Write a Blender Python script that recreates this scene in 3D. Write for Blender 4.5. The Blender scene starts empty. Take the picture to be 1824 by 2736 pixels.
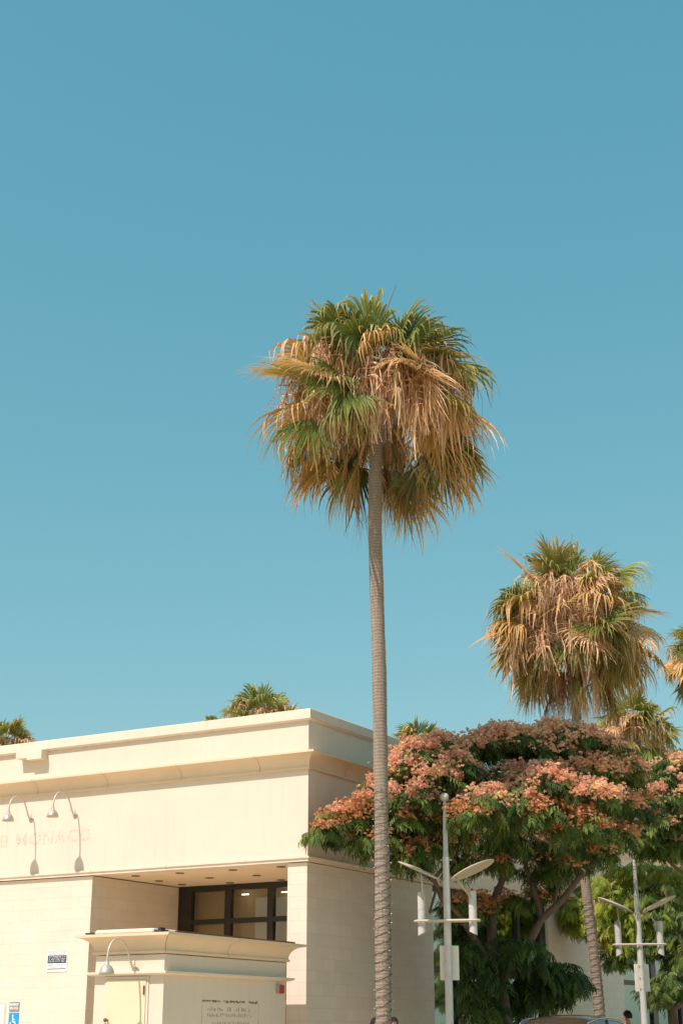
import bpy, math, random
import numpy as np
from mathutils import Vector, Matrix, Euler

# ------------------------------------------------------------------ camera, sky, sun, exposure
SC = bpy.context.scene
COL = SC.collection
CAM_H = 1.45
FPX = 3940.0
PITCH = math.atan((2765 - 1368) / FPX)
cam_d = bpy.data.cameras.new('camera'); cam = bpy.data.objects.new('camera', cam_d); COL.objects.link(cam)
cam.location = (0, 0, CAM_H); cam.rotation_euler = (math.pi / 2 + PITCH, 0, 0)
cam_d.sensor_fit = 'VERTICAL'; cam_d.sensor_height = 36; cam_d.lens = 36 * FPX / 2736
cam_d.clip_start = 0.1; cam_d.clip_end = 3000
SC.camera = cam

SUN_EL, SUN_AZ = math.radians(53.4), math.radians(226)     # azimuth clockwise from +Y
world = bpy.data.worlds.new('World'); SC.world = world; world.use_nodes = True
wn = world.node_tree; wn.nodes.clear()
w_out = wn.nodes.new('ShaderNodeOutputWorld'); w_bg = wn.nodes.new('ShaderNodeBackground')
sky = wn.nodes.new('ShaderNodeTexSky'); sky.sky_type = 'NISHITA'; sky.sun_disc = False
sky.sun_elevation = SUN_EL; sky.sun_rotation = SUN_AZ
sky.air_density = 1.0; sky.dust_density = 1.2; sky.ozone_density = 1.0
# film-like teal response of the sky, channel by channel
sepc = wn.nodes.new('ShaderNodeSeparateColor'); comb = wn.nodes.new('ShaderNodeCombineColor')
wn.links.new(sky.outputs['Color'], sepc.inputs[0])
for ch, (gain, power) in enumerate(((0.83, 1.0), (1.99, .54), (2.14, .46))):
    pw = wn.nodes.new('ShaderNodeMath'); pw.operation = 'POWER'; pw.inputs[1].default_value = power
    ml = wn.nodes.new('ShaderNodeMath'); ml.operation = 'MULTIPLY'; ml.inputs[1].default_value = gain
    wn.links.new(sepc.outputs[ch], pw.inputs[0]); wn.links.new(pw.outputs[0], ml.inputs[0]); wn.links.new(ml.outputs[0], comb.inputs[ch])
wn.links.new(comb.outputs[0], w_bg.inputs['Color'])
w_bg.inputs['Strength'].default_value = 0.0866
wn.links.new(w_bg.outputs['Background'], w_out.inputs['Surface'])

sun_d = bpy.data.lights.new('sun', 'SUN'); sun = bpy.data.objects.new('sun', sun_d); COL.objects.link(sun)
sun_d.energy = 3.4; sun_d.angle = math.radians(0.55); sun_d.color = (1.0, 0.835, 0.79)
sun.rotation_euler = (math.pi / 2 - SUN_EL, 0, math.pi - SUN_AZ)
sun.location = (-20, -20, 40)
SC.view_settings.view_transform = 'Standard'; SC.view_settings.look = 'None'
SC.view_settings.exposure = 0.7; SC.view_settings.gamma = 1.0

# ------------------------------------------------------------------ helpers
ST, CT = math.sin(PITCH), math.cos(PITCH)
def at(px, py, Y):
    """world point at distance Y ahead seen at photo pixel px,py (used to measure places once)"""
    u, v = px - 912, 1368 - py
    r = np.array([u, FPX * CT - v * ST, FPX * ST + v * CT])
    return Vector(r * (Y / r[1])) + Vector((0, 0, CAM_H))
BROT = math.radians(90 - 30.07)
CORNER = Vector((-0.605, 27.0, 0))
AV = Vector((math.cos(BROT), math.sin(BROT), 0)); BV = Vector((-math.sin(BROT), math.cos(BROT), 0))
def W(t, s, z): return CORNER + AV * t + BV * s + Vector((0, 0, z))

def empty(name, label=None, cat=None, loc=(0, 0, 0), rz=0.0, group=None):
    o = bpy.data.objects.new(name, None); COL.objects.link(o)
    o.location = loc; o.rotation_euler = (0, 0, rz); o.empty_display_size = .3
    tag(o, label, cat, group); return o
def tag(o, label=None, cat=None, group=None, kind=None):
    if label: o['label'] = label
    if cat: o['category'] = cat
    if group: o['group'] = group
    if kind: o['kind'] = kind
    return o
def copy_tree(o, parent=None):
    c = o.copy(); COL.objects.link(c)
    if parent: c.parent = parent
    for ch in list(o.children): copy_tree(ch, c)
    return c

class MB:
    def __init__(s): s.v = []; s.f = []; s.m = []; s.sm = []
    def add(s, vs, fs, mi=0, smooth=False):
        b = len(s.v); s.v += [tuple(p) for p in vs]
        for f in fs: s.f.append(tuple(i + b for i in f)); s.m.append(mi); s.sm.append(smooth)
        return s
    def box(s, x0, x1, y0, y1, z0, z1, mi=0, bev=0.0):
        if bev <= 0:
            vs = [(x, y, z) for x in (x0, x1) for y in (y0, y1) for z in (z0, z1)]
            s.add(vs, [(0,1,3,2),(4,6,7,5),(0,4,5,1),(2,3,7,6),(0,2,6,4),(1,5,7,3)], mi)
        else:
            b = bev; pts = [(x0+b,y0),(x1-b,y0),(x1,y0+b),(x1,y1-b),(x1-b,y1),(x0+b,y1),(x0,y1-b),(x0,y0+b)]
            vs = []; cx, cy = (x0+x1)/2, (y0+y1)/2
            for z, k in ((z0, b), (z0+b, 0), (z1-b, 0), (z1, b)):
                for x, y in pts:
                    vs.append((x + (k if x < cx else -k), y + (k if y < cy else -k), z))
            fs = [tuple(range(7, -1, -1)), tuple(range(24, 32))]
            for r in range(3):
                for i in range(8):
                    j = (i+1) % 8; fs.append((r*8+i, r*8+j, r*8+8+j, r*8+8+i))
            s.add(vs, fs, mi)
        return s
    def tube(s, pts, rad, n=10, mi=0, cap=True, smooth=True):
        pts = [Vector(p) for p in pts]; m = len(pts)
        if not hasattr(rad, '__len__'): rad = [rad] * m
        up = None; vs = []; fs = []
        for i, p in enumerate(pts):
            d = (pts[min(i+1, m-1)] - pts[max(i-1, 0)]).normalized()
            if up is None:
                up = Vector((1, 0, 0)) if abs(d.x) < .8 else Vector((0, 1, 0))
            a = (up - d * up.dot(d)).normalized(); b = d.cross(a); up = a
            for k in range(n):
                q = 2 * math.pi * k / n
                vs.append(p + (a * math.cos(q) + b * math.sin(q)) * rad[i])
        for i in range(m - 1):
            for k in range(n):
                l = (k + 1) % n; fs.append((i*n+k, i*n+l, i*n+n+l, i*n+n+k))
        e0 = len(vs) - n; nf = len(fs)
        if cap: fs += [tuple(range(n-1, -1, -1)), tuple(range(e0, e0+n))]
        s.add(vs, fs, mi, smooth)
        if cap: s.sm[-2:] = [False, False]
        return s
    def sphere(s, c, r, n=16, mi=0, sz=1.0):
        vs = []; fs = []; h = n // 2
        for i in range(h + 1):
            t = math.pi * i / h
            for k in range(n):
                q = 2 * math.pi * k / n
                vs.append((c[0]+r*math.sin(t)*math.cos(q), c[1]+r*math.sin(t)*math.sin(q), c[2]+r*sz*math.cos(t)))
        for i in range(h):
            for k in range(n):
                l = (k+1) % n; fs.append((i*n+k, i*n+n+k, i*n+n+l, i*n+l))
        return s.add(vs, fs, mi, True)
    def lathe(s, c, prof, n=20, mi=0, smooth=True):
        vs = []; fs = []; m = len(prof)
        for r, z in prof:
            for k in range(n):
                q = 2*math.pi*k/n; vs.append((c[0]+r*math.cos(q), c[1]+r*math.sin(q), c[2]+z))
        for i in range(m-1):
            for k in range(n):
                l = (k+1) % n; fs.append((i*n+k, i*n+l, i*n+n+l, i*n+n+k))
        return s.add(vs, fs, mi, smooth)
    def sweep(s, corners, prof, closed=False, mi=0):
        """corners: (x,y,dx,dy); prof: closed list of (offset,z)"""
        m = len(prof); vs = [(x+dx*o, y+dy*o, z) for (x, y, dx, dy) in corners for (o, z) in prof]
        n = len(corners); fs = []
        for i in range(n if closed else n-1):
            j = (i+1) % n
            for k in range(m):
                l = (k+1) % m; fs.append((i*m+k, i*m+l, j*m+l, j*m+k))
        s.add(vs, fs, mi)
        if not closed:
            s.add(vs[:m], [tuple(range(m))], mi); s.add(vs[-m:], [tuple(range(m-1, -1, -1))], mi)
        return s
    def build(s, name, mats, parent=None, loc=None, fixn=True):
        me = bpy.data.meshes.new(name); me.from_pydata(s.v, [], s.f)
        mats = mats if isinstance(mats, (list, tuple)) else [mats]
        for m in mats: me.materials.append(m)
        me.polygons.foreach_set('material_index', s.m); me.polygons.foreach_set('use_smooth', s.sm)
        if fixn:
            import bmesh
            bm = bmesh.new(); bm.from_mesh(me); bmesh.ops.recalc_face_normals(bm, faces=bm.faces[:]); bm.to_mesh(me); bm.free()
        me.update()
        o = bpy.data.objects.new(name, me); COL.objects.link(o)
        if parent: o.parent = parent
        if loc is not None: o.location = loc
        return o

def split_pieces(o, name=None):
    """one object per connected piece of a part's mesh"""
    me = o.data; par = list(range(len(me.vertices)))
    def find(a):
        while par[a] != a: par[a] = par[par[a]]; a = par[a]
        return a
    for p in me.polygons:
        a = find(p.vertices[0])
        for v in p.vertices[1:]: par[find(v)] = a
    groups = {}
    for p in me.polygons: groups.setdefault(find(p.vertices[0]), []).append(p)
    out = []
    for ps in groups.values():
        ids = sorted({v for p in ps for v in p.vertices}); mp = {v: i for i, v in enumerate(ids)}
        m2 = bpy.data.meshes.new(name or o.name.split('.')[0]); m2.from_pydata([me.vertices[v].co for v in ids], [], [[mp[v] for v in p.vertices] for p in ps])
        for mt in me.materials: m2.materials.append(mt)
        m2.polygons.foreach_set('material_index', [p.material_index for p in ps]); m2.polygons.foreach_set('use_smooth', [p.use_smooth for p in ps]); m2.update()
        out.append((m2, o.parent))
    nm = name or o.name.split('.')[0]; bpy.data.objects.remove(o)
    for m2, pa in out:
        q = bpy.data.objects.new(nm, m2); COL.objects.link(q); q.parent = pa
def np_mesh(name, V, F, C, mat, parent=None, loc=None, smooth=False):
    """V (n,3), F (m,4), C (n,3) vertex leaf colours"""
    me = bpy.data.meshes.new(name); n, m = len(V), len(F)
    me.vertices.add(n); me.vertices.foreach_set('co', np.ascontiguousarray(V, dtype=np.float32).ravel())
    me.loops.add(m*4); me.loops.foreach_set('vertex_index', np.ascontiguousarray(F, dtype=np.int32).ravel())
    me.polygons.add(m); me.polygons.foreach_set('loop_start', np.arange(0, m*4, 4, dtype=np.int32))
    me.polygons.foreach_set('loop_total', np.full(m, 4, dtype=np.int32))
    me.update(calc_edges=True)
    if C is not None:
        a = me.color_attributes.new('Col', 'FLOAT_COLOR', 'POINT')
        a.data.foreach_set('color', np.concatenate([C, np.ones((n, 1))], 1).astype(np.float32).ravel())
    me.polygons.foreach_set('use_smooth', [smooth]*m)
    me.materials.append(mat)
    o = bpy.data.objects.new(name, me); COL.objects.link(o)
    if parent: o.parent = parent
    if loc is not None: o.location = loc
    return o

# ------------------------------------------------------------------ materials
def newmat(name):
    m = bpy.data.materials.new(name); m.use_nodes = True; nt = m.node_tree
    return m, nt, nt.nodes['Principled BSDF']
def pmat(name, col, rough=.8, var=.08, scale=3.0, bump=0.0, bscale=60.0, metal=0.0, spec=.3, fine=None, stretch=None, streak=0.0):
    m, nt, p = newmat(name); N, L = nt.nodes.new, nt.links.new
    tc = N('ShaderNodeTexCoord'); src = tc.outputs['Object']
    if stretch:
        mp = N('ShaderNodeMapping'); mp.inputs['Scale'].default_value = stretch; L(src, mp.inputs['Vector']); src = mp.outputs['Vector']
    nz = N('ShaderNodeTexNoise'); nz.inputs['Scale'].default_value = scale; nz.inputs['Detail'].default_value = 6
    nz.inputs['Roughness'].default_value = .65; L(src, nz.inputs['Vector'])
    mr = N('ShaderNodeMapRange'); mr.inputs['From Min'].default_value = .3; mr.inputs['From Max'].default_value = .7
    mr.inputs['To Min'].default_value = 1 - var; mr.inputs['To Max'].default_value = 1 + var; L(nz.outputs['Fac'], mr.inputs['Value'])
    last = mr.outputs['Result']
    if fine:
        n2 = N('ShaderNodeTexNoise'); n2.inputs['Scale'].default_value = fine[0]; n2.inputs['Detail'].default_value = 3; L(src, n2.inputs['Vector'])
        m2 = N('ShaderNodeMapRange'); m2.inputs['From Min'].default_value = .3; m2.inputs['From Max'].default_value = .7
        m2.inputs['To Min'].default_value = 1 - fine[1]; m2.inputs['To Max'].default_value = 1 + fine[1]; L(n2.outputs['Fac'], m2.inputs['Value'])
        mu = N('ShaderNodeMath'); mu.operation = 'MULTIPLY'; L(last, mu.inputs[0]); L(m2.outputs['Result'], mu.inputs[1]); last = mu.outputs[0]
    if streak:      # faint rain streaks and patchy weathering
        mp2 = N('ShaderNodeMapping'); mp2.inputs['Scale'].default_value = (5, 5, .32); L(tc.outputs['Object'], mp2.inputs['Vector'])
        n4 = N('ShaderNodeTexNoise'); n4.inputs['Scale'].default_value = 1.6; n4.inputs['Detail'].default_value = 5; n4.inputs['Roughness'].default_value = .7; L(mp2.outputs[0], n4.inputs['Vector'])
        m4 = N('ShaderNodeMapRange'); m4.inputs['From Min'].default_value = .52; m4.inputs['From Max'].default_value = .75
        m4.inputs['To Min'].default_value = 1; m4.inputs['To Max'].default_value = 1 - streak*3; L(n4.outputs['Fac'], m4.inputs['Value'])
        mu4 = N('ShaderNodeMath'); mu4.operation = 'MULTIPLY'; L(last, mu4.inputs[0]); L(m4.outputs['Result'], mu4.inputs[1]); last = mu4.outputs[0]
    vm = N('ShaderNodeVectorMath'); vm.operation = 'SCALE'; vm.inputs[0].default_value = col; L(last, vm.inputs['Scale'])
    L(vm.outputs['Vector'], p.inputs['Base Color'])
    p.inputs['Roughness'].default_value = rough; p.inputs['Metallic'].default_value = metal; p.inputs['Specular IOR Level'].default_value = spec
    if bump:
        n3 = N('ShaderNodeTexNoise'); n3.inputs['Scale'].default_value = bscale; n3.inputs['Detail'].default_value = 4; L(src, n3.inputs['Vector'])
        b = N('ShaderNodeBump'); b.inputs['Strength'].default_value = bump; b.inputs['Distance'].default_value = .02
        L(n3.outputs['Fac'], b.inputs['Height']); L(b.outputs['Normal'], p.inputs['Normal'])
    return m
def block_mat(name, col, joint):
    m, nt, p = newmat(name); N, L = nt.nodes.new, nt.links.new
    tc = N('ShaderNodeTexCoord'); sp = N('ShaderNodeSeparateXYZ'); L(tc.outputs['Object'], sp.inputs[0])
    ad = N('ShaderNodeMath'); ad.operation = 'ADD'; L(sp.outputs['X'], ad.inputs[0]); L(sp.outputs['Y'], ad.inputs[1])
    cb = N('ShaderNodeCombineXYZ'); L(ad.outputs[0], cb.inputs['X']); L(sp.outputs['Z'], cb.inputs['Y'])
    br = N('ShaderNodeTexBrick'); L(cb.outputs[0], br.inputs['Vector']); br.offset = .5
    br.inputs['Scale'].default_value = 1; br.inputs['Brick Width'].default_value = .42; br.inputs['Row Height'].default_value = .21
    br.inputs['Mortar Size'].default_value = .0042; br.inputs['Mortar Smooth'].default_value = .3; br.inputs['Bias'].default_value = 0
    br.inputs['Color1'].default_value = (*[c*1.02 for c in col], 1); br.inputs['Color2'].default_value = (*[c*.955 for c in col], 1)
    br.inputs['Mortar'].default_value = (*joint, 1)
    nz = N('ShaderNodeTexNoise'); nz.inputs['Scale'].default_value = 1.3; nz.inputs['Detail'].default_value = 7; nz.inputs['Roughness'].default_value = .7
    L(tc.outputs['Object'], nz.inputs['Vector'])
    mr = N('ShaderNodeMapRange'); mr.inputs['From Min'].default_value = .3; mr.inputs['From Max'].default_value = .7
    mr.inputs['To Min'].default_value = .95; mr.inputs['To Max'].default_value = 1.04; L(nz.outputs['Fac'], mr.inputs['Value'])
    vm = N('ShaderNodeVectorMath'); vm.operation = 'SCALE'; L(br.outputs['Color'], vm.inputs[0]); L(mr.outputs['Result'], vm.inputs['Scale'])
    L(vm.outputs['Vector'], p.inputs['Base Color']); p.inputs['Roughness'].default_value = .9; p.inputs['Specular IOR Level'].default_value = .2
    b = N('ShaderNodeBump'); b.inputs['Strength'].default_value = .35; b.inputs['Distance'].default_value = .01; b.invert = True
    n3 = N('ShaderNodeTexNoise'); n3.inputs['Scale'].default_value = 70; L(tc.outputs['Object'], n3.inputs['Vector'])
    m3 = N('ShaderNodeMath'); m3.operation = 'MULTIPLY_ADD'; m3.inputs[1].default_value = .25; L(n3.outputs['Fac'], m3.inputs[0]); L(br.outputs['Fac'], m3.inputs[2])
    L(m3.outputs[0], b.inputs['Height']); L(b.outputs['Normal'], p.inputs['Normal'])
    return m
def leaf_mat(name, trans=.35, rough=.55, spec=.25):
    m, nt, p = newmat(name); N, L = nt.nodes.new, nt.links.new
    a = N('ShaderNodeAttribute'); a.attribute_name = 'Col'; L(a.outputs['Color'], p.inputs['Base Color'])
    p.inputs['Roughness'].default_value = rough; p.inputs['Specular IOR Level'].default_value = spec
    tr = N('ShaderNodeBsdfTranslucent'); vm = N('ShaderNodeVectorMath'); vm.operation = 'MULTIPLY'
    vm.inputs[1].default_value = (1.1, 1.1, .7); L(a.outputs['Color'], vm.inputs[0]); L(vm.outputs['Vector'], tr.inputs['Color'])
    mx = N('ShaderNodeMixShader'); mx.inputs[0].default_value = trans
    L(p.outputs[0], mx.inputs[1]); L(tr.outputs[0], mx.inputs[2]); L(mx.outputs[0], nt.nodes['Material Output'].inputs['Surface'])
    return m
def glass_mat(name, tintc, refl, under):
    m, nt, p = newmat(name); N, L = nt.nodes.new, nt.links.new
    g = N('ShaderNodeBsdfGlossy'); g.inputs['Roughness'].default_value = .03; g.inputs['Color'].default_value = (*tintc, 1)
    t = N('ShaderNodeBsdfTransparent'); t.inputs['Color'].default_value = (*under, 1)
    mx = N('ShaderNodeMixShader'); mx.inputs[0].default_value = refl
    L(t.outputs[0], mx.inputs[1]); L(g.outputs[0], mx.inputs[2]); L(mx.outputs[0], nt.nodes['Material Output'].inputs['Surface'])
    return m
def emit_mat(name, col, st):
    m, nt, p = newmat(name); p.inputs['Emission Color'].default_value = (*col, 1); p.inputs['Emission Strength'].default_value = st
    p.inputs['Base Color'].default_value = (*col, 1); return m
def stain_mat(name, col, thr, scale, amt):
    m, nt, p = newmat(name); N, L = nt.nodes.new, nt.links.new
    p.inputs['Base Color'].default_value = (*col, 1); p.inputs['Roughness'].default_value = .9
    tc = N('ShaderNodeTexCoord'); nz = N('ShaderNodeTexNoise'); nz.inputs['Scale'].default_value = scale; nz.inputs['Detail'].default_value = 4
    L(tc.outputs['Object'], nz.inputs['Vector'])
    mr = N('ShaderNodeMapRange'); mr.inputs['From Min'].default_value = thr - .08; mr.inputs['From Max'].default_value = thr + .08
    mr.inputs['To Max'].default_value = amt; L(nz.outputs['Fac'], mr.inputs['Value'])
    t = N('ShaderNodeBsdfTransparent'); mx = N('ShaderNodeMixShader'); L(mr.outputs['Result'], mx.inputs[0])
    L(t.outputs[0], mx.inputs[1]); L(p.outputs[0], mx.inputs[2]); L(mx.outputs[0], nt.nodes['Material Output'].inputs['Surface'])
    return m

M = {}
M['stucco'] = pmat('stucco', (.69, .615, .495), .92, .035, .7, .35, 90, fine=(55, .03), spec=.15, streak=.022)
M['trim'] = pmat('trim', (.70, .62, .495), .85, .04, 1.1, .15, 80, spec=.2, streak=.035)
M['cove'] = pmat('cove', (.68, .565, .40), .85, .06, .9, .15, 80, spec=.2)
M['block'] = block_mat('block', (.705, .625, .515), (.60, .525, .425))
M['joint'] = pmat('joint', (.30, .25, .18), .9, .2, 20)
M['soffit'] = pmat('soffit', (.76, .65, .48), .9, .04, 2)
M['darkmetal'] = pmat('dark_frame', (.022, .021, .017), .45, .2, 6, spec=.4)
M['slot'] = pmat('downlight_slot', (.16, .12, .08), .7, .2, 6)
M['darkslot'] = pmat('dark_slot', (.05, .045, .04), .7, .2, 6)
M['roof'] = pmat('roof_membrane', (.45, .42, .37), .9, .15, 2, .3, 30)
M['redflash'] = pmat('roof_flashing', (.16, .06, .035), .7, .3, 10)
M['door'] = pmat('door_paint', (.68, .61, .42), .55, .03, 2)
M['brass'] = pmat('dark_brass', (.16, .12, .07), .4, .2, 20, metal=.6)
M['lampmetal'] = pmat('lamp_metal', (.55, .51, .42), .4, .08, 12, metal=.25, spec=.5)
M['shade'] = pmat('lamp_shade_metal', (.52, .49, .42), .35, .1, 25, metal=.4, spec=.5)
M['blind'] = pmat('interior_blind', (.44, .34, .215), .8, .05, 1.2)
M['winglass'] = glass_mat('window_glass', (.75, .75, .65), .07, (.92, .92, .88))
M['shopglass'] = glass_mat('shop_glass', (.70, .74, .66), .42, (.80, .86, .82))
M['interior'] = pmat('shop_interior', (.62, .60, .52), .8, .2, 1.4)
M['slit'] = emit_mat('bright_slit', (1, .9, .7), 2.2)
M['white'] = pmat('sign_white', (.82, .82, .78), .5, .03, 8)
M['navy'] = pmat('sign_navy', (.03, .055, .10), .5, .1, 8)
M['signgrey'] = pmat('sign_grey', (.22, .24, .26), .5, .05, 8)
M['signblue'] = pmat('sign_blue', (.012, .30, .62), .45, .05, 8)
M['cream'] = pmat('sign_cream', (.80, .80, .64), .5, .03, 6)
M['signgreen'] = pmat('sign_green', (.15, .28, .16), .5, .05, 6)
M['red'] = pmat('alarm_red', (.50, .05, .03), .4, .1, 20)
M['greyplastic'] = pmat('grey_plastic', (.35, .33, .29), .5, .1, 20)
M['ghost'] = stain_mat('ghost_stain', (.34, .325, .27), .50, 26, .22)
M['glue'] = stain_mat('glue_stain', (.14, .11, .07), .47, 18, .8)
M['glue_soft'] = stain_mat('glue_stain_soft', (.34, .30, .21), .45, 16, .42)
M['pole'] = pmat('pole_paint', (.50, .51, .47), .42, .06, 5, .05, 60, spec=.45)
M['polewhite'] = pmat('reflector_paint', (.50, .465, .37), .5, .06, 5)
M['platewhite'] = pmat('plate_white', (.72, .69, .58), .5, .06, 4)
M['steel'] = pmat('steel', (.5, .5, .48), .3, .1, 20, metal=.7)
M['concrete'] = pmat('concrete', (.76, .61, .42), .9, .12, .4, .3, 20, fine=(30, .06))  # unseen paving, paled and warmed to bounce light onto the shaded walls
M['lot'] = pmat('pale_lot', (.48, .395, .29), .9, .12, .4, .3, 20, fine=(30, .06))  # unseen lot, tone set by how much light it bounces to the front
M['pale_road'] = pmat('pale_road', (.54, .425, .275), .9, .2, .5, .5, 90, fine=(70, .2))  # unseen road, coloured far paler than asphalt to bounce warm fill light
M['earth'] = pmat('earth', (.5, .40, .27), .95, .2, .05)
M['paint'] = pmat('road_paint', (.75, .73, .66), .7, .1, 4)
M['frond'] = leaf_mat('frond', .22, .5, .3)
M['drywood'] = leaf_mat('dry_frond', .12, .8, .1)
M['leaf'] = leaf_mat('leaf', .35, .55, .2)
M['petal'] = leaf_mat('petal', .45, .8, .05)
M['bark'] = pmat('tree_bark', (.13, .095, .07), .9, .3, 9, .8, 40, stretch=(1, 1, .3))
M['wire'] = pmat('wire', (.02, .03, .02), .6, .2, 10)
M['bulb'] = pmat('bulb', (.8, .78, .7), .3, .05, 10)

def palm_bark():
    m, nt, p = newmat('palm_bark'); N, L = nt.nodes.new, nt.links.new
    tc = N('ShaderNodeTexCoord')
    wv = N('ShaderNodeTexWave'); wv.bands_direction = 'Z'; wv.inputs['Scale'].default_value = 5.5; wv.inputs['Distortion'].default_value = 3.5
    wv.inputs['Detail'].default_value = 3; wv.inputs['Detail Scale'].default_value = 2.5; L(tc.outputs['Object'], wv.inputs['Vector'])
    mp = N('ShaderNodeMapping'); mp.inputs['Scale'].default_value = (26, 26, 2.2); L(tc.outputs['Object'], mp.inputs['Vector'])
    nz = N('ShaderNodeTexNoise'); nz.inputs['Scale'].default_value = 1; nz.inputs['Detail'].default_value = 6; nz.inputs['Roughness'].default_value = .7
    L(mp.outputs[0], nz.inputs['Vector'])
    n2 = N('ShaderNodeTexNoise'); n2.inputs['Scale'].default_value = 1.1; n2.inputs['Detail'].default_value = 4; L(tc.outputs['Object'], n2.inputs['Vector'])
    r = N('ShaderNodeValToRGB'); r.color_ramp.elements[0].position = .25; r.color_ramp.elements[0].color = (.15, .12, .09, 1)
    r.color_ramp.elements[1].position = .75; r.color_ramp.elements[1].color = (.385, .33, .262, 1)
    a1 = N('ShaderNodeMath'); a1.operation = 'MULTIPLY_ADD'; a1.inputs[1].default_value = .17; L(wv.outputs['Fac'], a1.inputs[0])
    a2 = N('ShaderNodeMath'); a2.operation = 'MULTIPLY_ADD'; a2.inputs[1].default_value = .55; L(nz.outputs['Fac'], a2.inputs[0])
    a3 = N('ShaderNodeMath'); a3.operation = 'MULTIPLY'; a3.inputs[1].default_value = .25; L(n2.outputs['Fac'], a3.inputs[0])
    L(a3.outputs[0], a2.inputs[2]); L(a2.outputs[0], a1.inputs[2]); L(a1.outputs[0], r.inputs['Fac'])
    L(r.outputs['Color'], p.inputs['Base Color']); p.inputs['Roughness'].default_value = .9; p.inputs['Specular IOR Level'].default_value = .15
    b = N('ShaderNodeBump'); b.inputs['Strength'].default_value = .9; b.inputs['Distance'].default_value = .02
    L(a1.outputs[0], b.inputs['Height']); L(b.outputs['Normal'], p.inputs['Normal'])
    return m
M['palmbark'] = palm_bark()

# ------------------------------------------------------------------ ground
def sheet(name, pts, z, mat, thick=0):
    mb = MB()
    if thick:
        n = len(pts); vs = [(x, y, z) for x, y in pts] + [(x, y, z - thick) for x, y in pts]
        mb.add(vs, [tuple(range(n)), tuple(range(2*n-1, n-1, -1))] + [(i, (i+1) % n, n+(i+1) % n, n+i) for i in range(n)])
    else: mb.add([(x, y, z) for x, y in pts], [tuple(range(len(pts)))])
    return tag(mb.build(name, mat), kind='structure')
def wxy(t, s): p = W(t, s, 0); return (p.x, p.y)
sheet('ground', [(-900, -900), (900, -900), (900, 900), (-900, 900)], -.02, M['earth'])
sheet('road', [wxy(-120, -14), wxy(140, -14), wxy(140, -3.6), wxy(-120, -3.6)], -.012, M['pale_road'])
sheet('parking_lot', [wxy(-60, -3.4), wxy(-6, -3.4), wxy(-6, 40), wxy(-60, 40)], -.008, M['lot'])
sheet('pavement', [wxy(-5.8, -3.6), wxy(120, -3.6), wxy(120, 40), wxy(-5.8, 40)], .14, M['concrete'], .18)
sheet('far_pavement', [wxy(-120, -19), wxy(140, -19), wxy(140, -14.2), wxy(-120, -14.2)], .14, M['concrete'], .18)
mb = MB()
for k in range(-12, 15):
    q = [wxy(k*8, -8.86), wxy(k*8+3, -8.86), wxy(k*8+3, -8.74), wxy(k*8, -8.74)]
    mb.add([(x, y, -.008) for x, y in q], [(0, 1, 2, 3)])
tag(mb.build('road_markings', M['paint']), kind='structure')

# ------------------------------------------------------------------ main building (local x = into depth, y = along the lit front, z up)
SLEN, TLEN = 20.0, 25.0
bld = empty('shop_building', 'large cream flat-roofed shop building with curved cornice and recessed entrance', 'building', CORNER, BROT)
mb = MB()
mb.box(0, .3, 0, SLEN, 4.475, 6.93); mb.box(.302, TLEN, 0, .3, 4.475, 6.93)
mb.box(TLEN-.3, TLEN, .302, SLEN, .14, 6.93); mb.box(.302, TLEN-.302, SLEN-.3, SLEN, .14, 6.93)
split_pieces(mb.build('upper_wall', M['stucco'], bld))
mb = MB()
mb.box(.03, .33, 4.92, SLEN-.302, .14, 4.37); mb.box(.332, 3.1, 4.92, 5.2, .14, 4.37)
mb.box(.332, 5.0, .03, .33, .14, 4.37); mb.box(11.11, 16.17, .03, .33, .14, 4.37); mb.box(21.4, TLEN-.302, .03, .33, .14, 4.37)
split_pieces(mb.build('block_wall', M['block'], bld))
MB().box(.03, .33, .03, .436, .14, 4.37).build('corner_pillar', M['block'], bld)
Lc = [(0, SLEN, -1, 0), (0, 0, -1, -1), (TLEN, 0, 0, -1)]
MB().sweep(Lc, [(-.3, 6.932), (.03, 6.932), (.055, 6.955), (.085, 6.962), (.085, 7.13), (.075, 7.14), (-.3, 7.14)]).build('parapet_cap', M['trim'], bld)
def cove(o, zt, lip, h, inner=.04, bead=.055, beadh=.04, n=9):
    pr = [(.002, zt), (o, zt), (o, zt-lip)]
    for k in range(1, n+1):
        q = math.pi/2*k/n
        pr.append((o - .012 - (o-.012-inner)*math.sin(q), zt-lip-.002 - (h)*(1-math.cos(q))))
    zb = zt-lip-h
    pr += [(bead, zb-.012), (bead, zb-.012-beadh), (.002, zb-.016-beadh)]
    return pr
def ribbon_joint(mb, prof, axis, pos, w=.009, d=.004, mi=1):
    pts = prof[1:-1]
    for (o0, z0), (o1, z1) in zip(pts[:-1], pts[1:]):
        if axis == 'y': mb.add([(-o0-d, pos, z0), (-o1-d, pos, z1), (-o1-d, pos+w, z1), (-o0-d, pos+w, z0)], [(0, 1, 2, 3)], mi)
        else: mb.add([(pos, -o0-d, z0), (pos, -o1-d, z1), (pos+w, -o1-d, z1), (pos+w, -o0-d, z0)], [(0, 1, 2, 3)], mi)
cp = cove(.27, 6.335, .035, .21)
mb = MB().sweep(Lc, cp)
for k in range(10): ribbon_joint(mb, cp, 'y', 1.02 + k*1.79)
for k in range(13): ribbon_joint(mb, cp, 'x', 1.25 + k*1.83)
mb.build('cornice', [M['cove'], M['joint']], bld)
mb = MB().sweep(Lc, [(-.3, 4.472), (.055, 4.472), (.055, 4.44), (.03, 4.432), (.03, 4.385), (-.3, 4.385)])
for y in (1.3, 3.1, 4.9, 6.7): mb.box(-.0575, -.05, y, y+.008, 4.435, 4.474, 1)
mb.build('ledge', [M['trim'], M['joint']], bld)
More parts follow.
